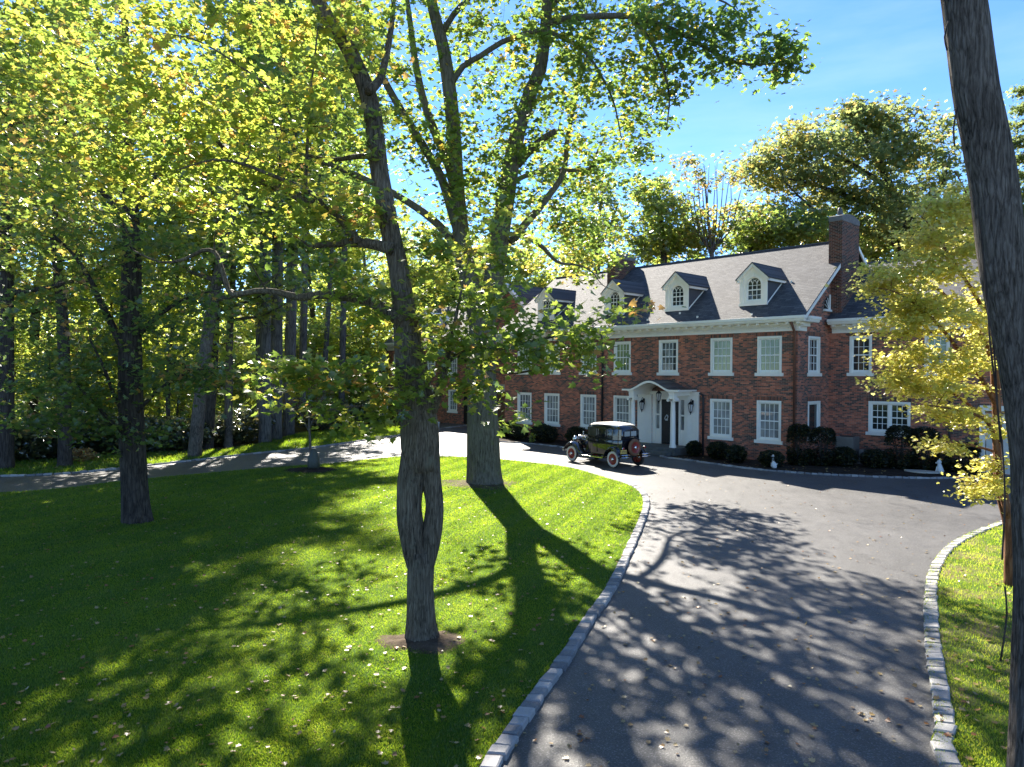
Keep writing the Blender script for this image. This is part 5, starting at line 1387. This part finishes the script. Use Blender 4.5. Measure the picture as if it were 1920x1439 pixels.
c5 = [ell(1700, 515, 12.6, 75, 40, .9, 27), ell(1770, 500, 12.8, 70, 45, 1.0, 25), ell(1650, 535, 12.5, 32, 22, .5, 7), ell(1740, 580, 12.6, 90, 45, 1.0, 30), ell(1690, 610, 12.6, 50, 30, .7, 11), ell(1790, 610, 12.9, 70, 60, 1.0, 21), ell(1780, 420, 13, 60, 45, 1.0, 20), ell(1790, 365, 13, 45, 35, .9, 12), ell(1730, 445, 12.8, 50, 30, .8, 11), ell(1755, 395, 12.9, 40, 30, .7, 9),
      ell(1730, 665, 12.6, 80, 30, .9, 20), ell(1680, 715, 12.6, 50, 16, .6, 9), ell(1760, 720, 12.6, 80, 35, .9, 21), ell(1820, 700, 13, 45, 50, 1, 12), ell(1790, 775, 12.7, 65, 22, .7, 12), ell(1830, 800, 12.8, 40, 25, .6, 7), ell(1770, 835, 12.6, 42, 12, .5, 5), ell(1845, 870, 12.8, 22, 25, .4, 4), ell(1845, 910, 12.6, 48, 14, .5, 9), ell(1830, 930, 12.6, 30, 10, .4, 3), ell(1840, 560, 13, 35, 80, 1, 12), ell(1930, 600, 13.4, 60, 150, 1.2, 23), ell(1830, 450, 13.2, 30, 60, .9, 9)]
make_tree('golden_maple', 'golden yellow Japanese maple spreading left behind the leaning trunk', 'tree', gp(1897, 1102), t5, np.concatenate(c5), M['golden'], .072, 70, (.19, .19, .06), M['bark_red'], 'maple', sides=12, twig=.008, tint=(.62, .2), autumn=.08, noise=.02, bright=lambda c: .03 if c[2] > 5.2 else -.12)

# --- young sapling with its watering bag
D6 = 27.9
sb = gp(583, 884)
t6 = [px_limb([(583, 889, .055), (582, 840, .05), (580, 800, .045), (579, 760, .035), (578, 710, .02), (577, 670, .01)], D6, step=.25), px_limb([(580, 805, .028), (592, 775, .022), (606, 745, .012), (612, 715, .006)], D6, -.2), px_limb([(580, 812, .026), (566, 780, .02), (552, 755, .012), (545, 730, .006)], D6, .2), px_limb([(580, 780, .022), (600, 760, .014), (622, 752, .006)], D6, .5)]
c6 = [ell(580, 735, D6, 44, 48, .9, 26), ell(598, 765, D6, 34, 22, .7, 9), ell(558, 765, D6, 26, 20, .6, 7)]
sap = make_tree('sapling', 'slender reddish young sapling in a mulch ring beside the driveway', 'tree', sb, t6, np.concatenate(c6), leaf_mat('purple_sapling_leaf', [(0, (.05, .03, .016)), (.6, (.10, .06, .025)), (1, (.14, .08, .03))], [(0, (.14, .08, .03)), (1, (.34, .17, .05))], .4), .11, 16, (.2, .2, .12), M['bark_grey'], 'quad', sides=8, twig=.006)
b = MB(); b.lathe([(.0, .0), (.20, .01), (.235, .10), (.225, .3), (.18, .52), (.12, .68), (.075, .76), (.062, .78)], 18, (0, 0, 0), lambda a, c, h: (a * (1 + .06 * math.sin(3 * h)), c * .85, h))
o = b.build('watering_bag', plain('green_grey_bag', (.052, .058, .045), .5, var=.2, vs=9, bump=.4), None, smooth=True)
o.location = (sb[0] + .12, sb[1] - .05, .11); tag(o, 'dark green watering bag wrapped round the foot of the sapling', 'watering bag')
# ------------------------------------------------------------------ woods beyond the drive and behind the house
def woods_proto(name, label, group, H, cr, tr, bare, leaf, size, ncl, per, bark, lean=0.0, seed=1, loc=(0, 0, 0), kind='clump', open_=0.0, tint=(.45, .22), autumn=.03, vert=1.0, limbs_n=9, cat='tree'):
    g = np.random.default_rng(seed)
    tp = [(0, 0, -.15, tr * 1.35), (0, 0, .5, tr), (lean * .3, g.normal(0, .2), H * .3, tr * .85), (lean * .7 + g.normal(0, .3), g.normal(0, .3), H * .6, tr * .6), (lean + g.normal(0, .4), g.normal(0, .4), H * .96, tr * .12)]
    s = smoothline(tp, .9)
    limbs = [(s[:, :3], s[:, 3])]
    cl = []
    for k in range(limbs_n):
        h = H * (bare + (.9 - bare) * (k + .5) / limbs_n)
        i = int(np.argmin(np.abs(s[:, 2] - h))); a = s[i, :3]
        t = k * 2.4 + g.uniform(-.5, .5)
        hh = (h / H - bare) / (1 - bare)
        L = cr * (1.0 - .55 * max(0, hh - .35) / .65) * g.uniform(.75, 1.1)
        e = a + np.array([math.cos(t) * L, math.sin(t) * L, L * g.uniform(.2, .6) * vert])
        mdl = (a + e) / 2 + np.array([0, 0, -.05 * L + g.normal(0, .2)])
        q = smoothline([(*a, s[i, 3] * .5), (*mdl, s[i, 3] * .3), (*e, .02)], .6)
        limbs.append((q[:, :3], q[:, 3]))
        m = int(ncl / limbs_n)
        tt = g.random((m, 1)) ** .7
        base_ = a * (1 - tt) + e * tt
        cl.append(base_ + g.normal(0, 1, (m, 3)) * np.array([.26, .26, .17]) * cr * (.5 + .5 * tt))
    m = int(ncl * .25)
    top = np.array([lean, 0, H * .9])
    cl.append(top + g.normal(0, 1, (m, 3)) * np.array([.3 * cr, .3 * cr, .12 * H]))
    return make_tree(name, label, cat, (0, 0, 0), limbs, np.concatenate(cl), leaf, size, per, (.55, .55, .30) if cr > 2 else (.3, .3, .18), bark, kind, group, sides=9, twig=.02, tint=tint, autumn=autumn, loc=loc, tilt=.9, droop=.3)

def copy_tree(root, loc, rz, sc=1.0, label=None, group=None):
    r = root.copy(); COL.objects.link(r)
    r.location = loc; r.rotation_euler = (0, 0, rz); r.scale = (sc, sc, sc * random.uniform(.92, 1.1))
    if label: r['label'] = label
    if group: r['group'] = group
    for ch in list(root.children):
        c = ch.copy(); COL.objects.link(c); c.parent = r
    return r

def edge_depth(u):                                                # where the woods start, by bearing
    return float(np.interp(u, [-900, -300, 0, 120, 300, 420, 480, 560, 700, 752, 900], [20, 26, 31.8, 33, 36, 37.5, 40.5, 47, 54, 60, 66]))
def bear(u, d, z=-.03):
    p = at(u, 700, d); return np.array([p[0], p[1], z])

WG = 'woodland trees beyond the driveway'
WL_ = 'leafy woodland tree in the woods beyond the left driveway'
protos = [
 woods_proto('woodland_tree', WL_, WG, 23, 5.0, .30, .30, M['woods'], .40, 110, 36, M['bark_dark'], .6, 11, bear(-60, 38)),
 woods_proto('woodland_tree', WL_, WG, 20, 4.6, .26, .22, M['woods'], .38, 105, 36, M['bark_grey'], -.8, 12, bear(340, 46)),
 woods_proto('woodland_tree', WL_, WG, 26, 5.4, .34, .38, M['under'], .40, 110, 36, M['bark_dark'], .3, 13, bear(150, 52)),
 woods_proto('woodland_tree', WL_, WG, 17, 4.2, .2, .15, M['under'], .36, 110, 36, M['bark_grey'], .9, 14, bear(640, 62)),
]
spots = [(60, 41, 0), (240, 43, 1), (110, 60, 2), (520, 66, 0), (590, 74, 2), (690, 70, 1), (740, 82, 3), (-160, 46, 2), (-260, 36, 1), (-380, 44, 0), (-520, 34, 3), (-120, 66, 3), (400, 80, 2), (480, 92, 1), (620, 96, 0), (760, 98, 2), (-640, 48, 2), (560, 84, 3), (820, 86, 3), (880, 92, 1), (-220, 60, 0), (660, 84, 2), (-420, 28, 1)]
for i, (u, d, k) in enumerate(spots):
    copy_tree(protos[k], bear(u, max(d, edge_depth(u) + 1.5)), random.uniform(0, 6.28), random.uniform(.85, 1.12))
# understory saplings
UG = 'understory saplings among the woodland trunks'
UL = 'thin yellow green understory sapling among the woodland trunks'
us = [woods_proto('understory_sapling', UL, UG, 7.5, 2.4, .07, .12, M['under'], .27, 90, 34, M['bark_dark'], .3, 21, bear(330, 41), limbs_n=7, autumn=.06),
      woods_proto('understory_sapling', UL, UG, 5.5, 2.2, .06, .08, M['woods'], .25, 80, 34, M['bark_dark'], -.3, 22, bear(180, 38), limbs_n=7, autumn=.10)]
for i, (u, d) in enumerate([(20, 36), (90, 45), (250, 40), (420, 46), (470, 53), (560, 56), (610, 60), (660, 62), (700, 66), (735, 70), (590, 66), (640, 72), (520, 70), (380, 56), (300, 48), (-60, 36), (-140, 40), (140, 50), (440, 62), (680, 76), (220, 56), (350, 72), (60, 56), (770, 76), (560, 68)]):
    copy_tree(us[i % 2], bear(u, max(d, edge_depth(u) + .8)), random.uniform(0, 6.28), random.uniform(.8, 1.35))
# the tall straight pines at the wood's edge
def pine(u, v, w, H, lab, seed, lean=0.0, wide=4.2):  # some crowns made taller and wider so they shade the lawn
    p = gp(u, v); g = np.random.default_rng(seed)
    s = smoothline([(p[0], p[1], -.1, w * 1.3), (p[0], p[1], .8, w), (p[0] + lean * .4, p[1], H * .4, w * .85), (p[0] + lean, p[1], H, .06)], 1.0)
    limbs = [(s[:, :3], s[:, 3])]; cl = []
    for k in range(16):
        h = H * (.48 + .5 * k / 16); i = int(np.argmin(np.abs(s[:, 2] - h))); a = s[i, :3]; t = k * 2.4
        L = g.uniform(.7, 1.1) * (wide - 2.6 * (k / 16))
        e = a + np.array([math.cos(t) * L, math.sin(t) * L, .25 * L])
        q = smoothline([(*a, .07), (*((a + e) / 2), .05), (*e, .015)], .6); limbs.append((q[:, :3], q[:, 3]))
        tt = g.random((9, 1)); cl.append(a * (1 - tt) + e * tt + g.normal(0, .35, (9, 3)))
    return make_tree('pine_tree', lab, 'tree', (p[0], p[1], -.03), limbs, np.concatenate(cl), M['woods'], .34, 36, (.5, .5, .22), M['bark_pine'], 'clump', None, sides=14, twig=.016, tint=(.3, .2), autumn=.02, noise=.015, tilt=1.0)
pine(497, 832, 0.331, 27, 'tall straight grey pine trunk, first from the left of the row of three', 31)
pine(517, 826, 0.346, 29, 'tall straight grey pine trunk in the middle of the row of three', 32, .3)
pine(541, 816, 0.360, 28, 'tall straight grey pine trunk, right hand one of the row of three', 33, .6, 5.6)
pine(486, 822, 0.144, 22, 'slim grey trunk just behind the left pine of the row', 34, -.3)
pine(566, 800, 0.274, 30, 'grey pine trunk standing back to the right of the row of three', 35, .5, 5.4)
pine(604, 790, 0.216, 32, 'pale slightly leaning trunk further right of the pine row', 36, 1.8, 5.6)
pine(640, 790, 0.259, 34, 'brownish straight trunk in front of the bright yellow green undergrowth', 37, .6, 6.0)
def wood_edge(u, v, w, H, lab, seed, lean, bark, leaf='woods', cr=4.2, bare=.3):
    p = gp(u, v); return woods_proto('woodland_tree', lab, None, H, cr, w, bare, M[leaf], .36, 78, 34, M[bark], lean, seed, (p[0], p[1], -.03))
wood_edge(366, 858, 0.302, 21, 'leaning grey trunked tree at the wood edge by the driveway kerb', 41, 2.6, 'bark_grey')
wood_edge(391, 842, 0.259, 20, 'dark trunked tree close behind the leaning one at the wood edge', 42, 1.0, 'bark_dark')
wood_edge(428, 838, 0.216, 19, 'slim grey trunked tree between the leaning tree and the pine row', 43, .2, 'bark_grey')
wood_edge(122, 876, 0.259, 19, 'dark stub rooted tree in front of the glittering laurel bushes', 44, -.8, 'bark_dark', bare=.42)
wood_edge(12, 880, 0.288, 20, 'dark tree at the far left end of the wood edge', 45, .4, 'bark_dark')
wood_edge(316, 845, 0.115, 14, 'thin dark trunk behind the lawn maple at the wood edge', 46, .2, 'bark_dark', 'under', 3.0)
# laurels at the wood edge
lau = [(40, 862, 1.8, 1.6, 'dark laurel bush at the far left of the wood edge'), (105, 856, 1.7, 1.9, 'glittering laurel bush left of the stub rooted dark tree'), (160, 850, 1.8, 2.2, 'tall glittering laurel bush right of the stub rooted dark tree'), (205, 848, 1.6, 1.7, 'low laurel bush behind the left lawn maple'), (300, 846, 1.8, 1.7, 'laurel bush to the right of the left lawn maple'), (345, 842, 1.7, 1.5, 'low laurel bush left of the leaning grey tree'), (410, 834, 1.6, 1.6, 'laurel bush between the leaning tree and the slim grey trunk'), (455, 828, 1.8, 1.9, 'laurel bush left of the pine row'), (600, 806, 2.0, 2.0, 'dark laurel bush right of the pine row'), (648, 800, 1.7, 1.6, 'dark bush behind the young sapling'), (690, 800, 1.0, 2.1, 'tall dark clipped bush left of the left wing'), (-50, 868, 2.0, 1.9, 'laurel bush beyond the left edge of the verge')]
for i, (u, v, r_, h, lab) in enumerate(lau):
    shrub('laurel_bush', gp(u, v), r_, r_ * .8, h, lab, 'laurel' if i not in (10,) else 'dark', 3400, .20, 'round', None, 'quad', 'bush', seed=60 + i)
shrub('red_bush', gp(150, 866), .9, .6, .55, 'low russet red leaved bush in front of the glittering laurels', 'litter', 500, .16, 'round', None, 'quad', 'bush', seed=91)

# --- trees behind the house
def px_tree(name, lab, d, base_u, limb_px, cls, leaf, size, per, spread, bark, kind='clump', sides=10, **kw):
    base = bear(base_u, d)
    limbs = [px_limb(l, d, dd, .8) for l, dd in limb_px]
    return make_tree(name, lab, 'tree', base, limbs, np.concatenate(cls), M[leaf], size, per, spread, M[bark], kind, None, sides, .03, tilt=.9, **kw)
D7 = 62.0
px_tree('oak_tree', 'large rounded olive green oak rising behind the right chimney', D7, 1700,
  [([(1700, 790, .75), (1700, 560, .68), (1698, 470, .62), (1692, 430, .55), (1680, 380, .42), (1660, 330, .34), (1635, 280, .25), (1605, 235, .15), (1580, 205, .06)], 0), ([(1694, 440, .4), (1700, 415, .36), (1712, 395, .3), (1745, 378, .2), (1770, 340, .12), (1780, 290, .05)], -2), ([(1690, 425, .3), (1640, 390, .26), (1580, 365, .2), (1520, 345, .12), (1450, 330, .05)], -3), ([(1672, 355, .26), (1600, 310, .2), (1540, 275, .14), (1480, 265, .06)], 2), ([(1697, 470, .2), (1640, 440, .16), (1560, 420, .12), (1540, 405, .1), (1500, 370, .08), (1470, 340, .04)], -4)],
  [ell(1580, 235, 62, 70, 40, 4, 26), ell(1500, 270, 62, 80, 40, 4, 30), ell(1440, 320, 61, 55, 35, 3, 18), ell(1570, 310, 61, 110, 55, 5, 50), ell(1640, 270, 62, 70, 60, 4, 30), ell(1520, 370, 61, 110, 50, 5, 46), ell(1620, 390, 61, 100, 50, 5, 42), ell(1700, 310, 62, 60, 70, 4, 26), ell(1690, 240, 62, 60, 40, 3, 14), ell(1750, 340, 62, 60, 70, 4, 26), ell(1760, 270, 62, 40, 40, 3, 8), ell(1450, 420, 61, 80, 45, 4, 28), ell(1690, 420, 60, 100, 45, 4, 26), ell(1600, 205, 62, 30, 20, 2, 6), ell(1420, 300, 61, 30, 25, 2, 6)],
  'oak', .46, 46, (.85, .85, .5), 'bark_dark', tint=(.5, .22), autumn=.05, bright=lambda c: .12 if c[0] < 25 else -.05)
px_tree('tree_with_bare_twigs', 'thin crowned tree with many upright bare twigs behind the dormers', 57, 1335,
  [([(1335, 790, .26), (1335, 520, .2), (1334, 470, .15), (1331, 440, .12), (1325, 380, .08), (1320, 310, .02)], 0)] + [([(1334, 500 - abs(k) * .4, .08), (1334 + k * .4, 435, .055), (1334 + k * .6, 375, .035), (1334 + k * .62 + 6 * math.sin(k), 300 + abs(k) * .6, .012)], kk) for k, kk in ((-70, 1), (-55, -.4), (-38, -1), (-26, 1.2), (-12, .5), (8, 1.5), (18, -1), (32, 1), (46, -.5), (62, .8), (84, -1))],
  [ell(1300, 310, 57, 40, 30, 1.5, 10), ell(1365, 330, 57, 40, 35, 1.5, 9), ell(1335, 370, 57, 60, 40, 2, 9), ell(1335, 430, 57, 70, 40, 2, 14), ell(1280, 400, 57, 30, 50, 2, 8), ell(1390, 400, 57, 30, 40, 2, 6)],
  'oak', .34, 26, (.5, .5, .35), 'bark_grey', autumn=.25, tint=(.6, .2))
px_tree('dark_tree', 'dense dark tree behind the middle of the roof left of the bare twigged one', 60, 1245,
  [([(1245, 790, .4), (1245, 520, .3), (1240, 420, .18), (1232, 340, .05)], 0)], [ell(1245, 430, 60, 70, 65, 4, 60), ell(1225, 360, 60, 35, 35, 3, 18), ell(1290, 450, 60, 50, 45, 3, 26), ell(1200, 465, 60, 25, 30, 2, 8)], 'woods', .44, 46, (.8, .8, .5), 'bark_dark', tint=(.4, .22))
px_tree('dark_tree', 'dark leafy tree behind the roof between the bare twigged tree and the oak', 58, 1410,
  [([(1410, 790, .4), (1410, 540, .3), (1408, 450, .15), (1405, 400, .05)], 0)], [ell(1400, 440, 58, 60, 40, 4, 34), ell(1460, 440, 58, 70, 45, 4, 40), ell(1520, 440, 59, 60, 35, 4, 26)], 'woods', .46, 46, (.8, .8, .45), 'bark_dark', tint=(.35, .2))
px_tree('dark_tree', 'dark tree filling the gap behind the right chimney and wing roof', 66, 1640,
  [([(1640, 790, .4), (1640, 540, .3), (1640, 450, .15), (1640, 410, .05)], 0)], [ell(1640, 450, 66, 90, 45, 4, 60), ell(1750, 450, 66, 90, 60, 4, 60), ell(1830, 430, 66, 80, 90, 4, 60), ell(1560, 455, 66, 60, 30, 3, 26), ell(1900, 470, 66, 60, 90, 4, 40)], 'woods', .48, 46, (.9, .9, .6), 'bark_dark', tint=(.3, .22))
px_tree('slender_tree', 'pale green slender tree left of the left chimney behind the big forked tree', 64, 1120,
  [([(1120, 790, .35), (1120, 540, .28), (1122, 440, .2), (1128, 360, .1), (1132, 310, .03)], 0), ([(1121, 480, .12), (1100, 430, .09), (1085, 380, .05), (1078, 350, .02)], 1), ([(1122, 470, .12), (1145, 420, .09), (1160, 380, .05)], -1)],
  [ell(1120, 430, 64, 50, 70, 3, 36), ell(1130, 350, 64, 30, 40, 2, 12), ell(1080, 460, 64, 40, 50, 3, 18), ell(1165, 430, 64, 22, 35, 2, 5), ell(1050, 510, 64, 60, 40, 3, 20)], 'woods', .42, 40, (.7, .7, .5), 'bark_grey', tint=(.6, .2))
px_tree('woodland_tree', 'green tree rising behind the left wing roof between the two near trunks', 70, 850,
  [([(850, 790, .4), (850, 560, .3), (850, 480, .15), (850, 420, .05)], 0)], [ell(850, 530, 70, 110, 60, 4, 60), ell(960, 520, 68, 80, 50, 4, 40), ell(760, 540, 70, 90, 70, 4, 50), ell(1000, 545, 68, 60, 30, 3, 22)], 'woods', .5, 44, (.9, .9, .5), 'bark_dark', tint=(.5, .22))
px_tree('conifer', 'bluish conifer with drooping tiers at the right edge beyond the leaning trunk', 44, 1935,
  [([(1935, 780, .4), (1935, 500, .3), (1932, 300, .16), (1928, 110, .03)], 0)] + [([(1934, 160 + 32 * k, .06), (1934 - (26 + 5 * k) * .6, 170 + 32 * k, .04), (1934 - 26 - 5 * k, 184 + 32 * k, .012)], -.5) for k in range(9)],
  [ell(1934 - 10 - 3 * k, 172 + 32 * k, 44, 24 + 6 * k, 10, .8 + .2 * k, 7 + 2 * k) for k in range(10)], 'oak', .26, 40, (.35, .35, .14), 'bark_dark', tint=(.3, .2), autumn=0)
# --- the far woods that read as one mass
def mass(name, specs, size, leaf, label):
    pos = []
    for (u0, u1, d0_, d1_, z0, z1, n) in specs:
        u = rng.uniform(u0, u1, n); d = rng.uniform(d0_, d1_, n)
        zmax = z1 * (.72 + .18 * np.sin(u / 37.0 + d) + .10 * np.sin(u / 13.0 + 1))
        z = z0 + (zmax - z0) * rng.random(n) ** .8
        p = (RT[None] * (u - 960)[:, None] / FPX + np.array([0, 1, 0])) * d[:, None]
        p[:, 2] = z
        pos.append(p)
    pos = np.concatenate(pos)
    t = np.clip(.45 + .25 * np.sin(pos[:, 0] * .35 + pos[:, 2] * .5) * np.sin(pos[:, 2] * .6 + pos[:, 1] * .2) + rng.normal(0, .18, len(pos)), 0, .95)
    o = leaves(name, pos, size, t, leaf, None, 'clump', 1.0, .3)
    return tag(o, label, 'woods', kind='stuff')
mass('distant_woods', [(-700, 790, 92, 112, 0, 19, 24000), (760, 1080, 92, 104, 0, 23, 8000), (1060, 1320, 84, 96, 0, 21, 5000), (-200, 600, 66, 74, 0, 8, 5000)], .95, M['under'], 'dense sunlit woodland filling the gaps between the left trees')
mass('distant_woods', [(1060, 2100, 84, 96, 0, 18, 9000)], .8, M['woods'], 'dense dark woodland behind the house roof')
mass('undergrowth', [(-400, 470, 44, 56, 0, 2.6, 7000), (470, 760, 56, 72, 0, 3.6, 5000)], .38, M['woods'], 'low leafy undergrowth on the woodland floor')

# ------------------------------------------------------------------ grass and fallen leaves
def grass_on(poly, name, label, y1, k, dens, ymin=5.5, umax=2000, umin=-80, h=.030, tint0=.42):
    n = int(dens)
    y = ymin + (y1 - ymin) * rng.random(n * 3) ** k
    u = rng.uniform(umin, umax, n * 3)
    x = (u - 960) / FPX * y
    p = np.stack([x, y], 1)
    p = p[inpoly(p, poly)][:n]
    if len(p) == 0: return
    m = len(p)
    s = np.maximum(1.0, p[:, 1] / 11.0)
    yaw = rng.uniform(0, 2 * math.pi, m)
    c = p[:, 0] * math.sin(STRIPE) - p[:, 1] * math.cos(STRIPE)
    lay = np.sign(np.sin(c * 2 * math.pi / 1.1)) * .10
    wd = .0052 * s * rng.uniform(.7, 1.3, m); hh = h * np.sqrt(s) * rng.uniform(.6, 1.25, m)
    lx = rng.normal(0, .35, m) + math.cos(STRIPE) * lay * 2.2; ly = rng.normal(0, .35, m) + math.sin(STRIPE) * lay * 2.2
    a = np.stack([p[:, 0] - np.cos(yaw) * wd, p[:, 1] - np.sin(yaw) * wd, np.full(m, .032)], 1)
    b_ = np.stack([p[:, 0] + np.cos(yaw) * wd, p[:, 1] + np.sin(yaw) * wd, np.full(m, .032)], 1)
    t_ = np.stack([p[:, 0] + lx * hh, p[:, 1] + ly * hh, .032 + hh], 1)
    v = np.stack([a, b_, t_], 1).reshape(-1, 3)
    tint = np.clip(rng.normal(tint0, .2, m) - lay * .55 + .10 * np.sin(p[:, 0] * 1.3 + np.sin(p[:, 1])) * np.sin(p[:, 1] * .9 + 1.5 * np.sin(p[:, 0] * .7)) + .12 * np.sin(p[:, 0] * 4.1 + 2 * np.sin(p[:, 1] * 2.3)) * np.sin(p[:, 1] * 3.3 + 2 * np.sin(p[:, 0] * 1.9)), 0, .93)
    tint = np.where(rng.random(m) < .02, .99, tint)
    o = arrays_mesh(name, v, [[0, 1, 2]], m, 3, tint, M['grass'])
    return tag(o, label, 'grass', kind='stuff')
grass_on(island, 'grass', 'short mown grass blades of the lawn inside the driveway loop', 36, 1.5, 600000)
grass_on(rlawn, 'grass', 'sparse dry grass blades of the lawn right of the driveway', 24, 1.4, 52000, umin=1680, umax=2150, h=.04, tint0=.74)
grass_on(verge, 'grass', 'grass blades of the verge along the woods', 55, .9, 60000, ymin=25, umin=-200, umax=800, h=.07)

def litter(name, poly, n, label, ymax, size, z=.05, kpow=1.0, umin=-60, umax=1900):
    y = 6 + (ymax - 6) * rng.random(n * 4) ** kpow
    x = (rng.uniform(umin, umax, n * 4) - 960) / FPX * y
    p = np.stack([x, y], 1); p = p[inpoly(p, poly)][:n]
    pos = np.concatenate([p, np.full((len(p), 1), z)], 1)
    o = leaves(name, pos, size * rng.uniform(.6, 1.25, len(p)), rng.random(len(p)) ** .7, M['litter'], None, 'maple', tilt=.35, flat=True)
    return tag(o, label, 'fallen leaves', kind='stuff')
litter('fallen_leaves', island, 1500, 'scattered pale and orange fallen leaves on the striped lawn', 27, .062, .06, 1.1)
dpoly = np.array([(p[0], p[1]) for p in drive])
lawnish = lambda p: inpoly(p, island) | inpoly(p, rlawn)
n0 = 2400
y = 6.5 + 25 * rng.random(n0) ** 1.2; x = (rng.uniform(880, 1900, n0) - 960) / FPX * y
p = np.stack([x, y], 1); p = p[inpoly(p, dpoly) & ~lawnish(p)][:700]
pos = np.concatenate([p, np.full((len(p), 1), .014)], 1)
tag(leaves('fallen_leaves', pos, .06 * rng.uniform(.5, 1.25, len(p)), rng.random(len(p)) ** .8, M['litter'], None, 'maple', tilt=.4, flat=True), 'scattered dry fallen leaves on the grey driveway', 'fallen leaves', kind='stuff')
litter('fallen_leaves', rlawn, 260, 'dry brown fallen leaves on the right hand lawn', 15, .07, .06, 1.0, 1690, 2100)
litter('fallen_leaves', verge, 500, 'fallen leaves along the verge below the woods', 52, .12, .07, .8, -100, 780)

bedp = np.vstack([bed_line, [hw(0, 3.2)[:2], hw(0, .05)[:2]]])
litter('fallen_leaves', bedp, 160, 'pale fallen leaves lying on the mulch under the clipped shrubs', 36, .09, .06, .3, 1200, 1850)
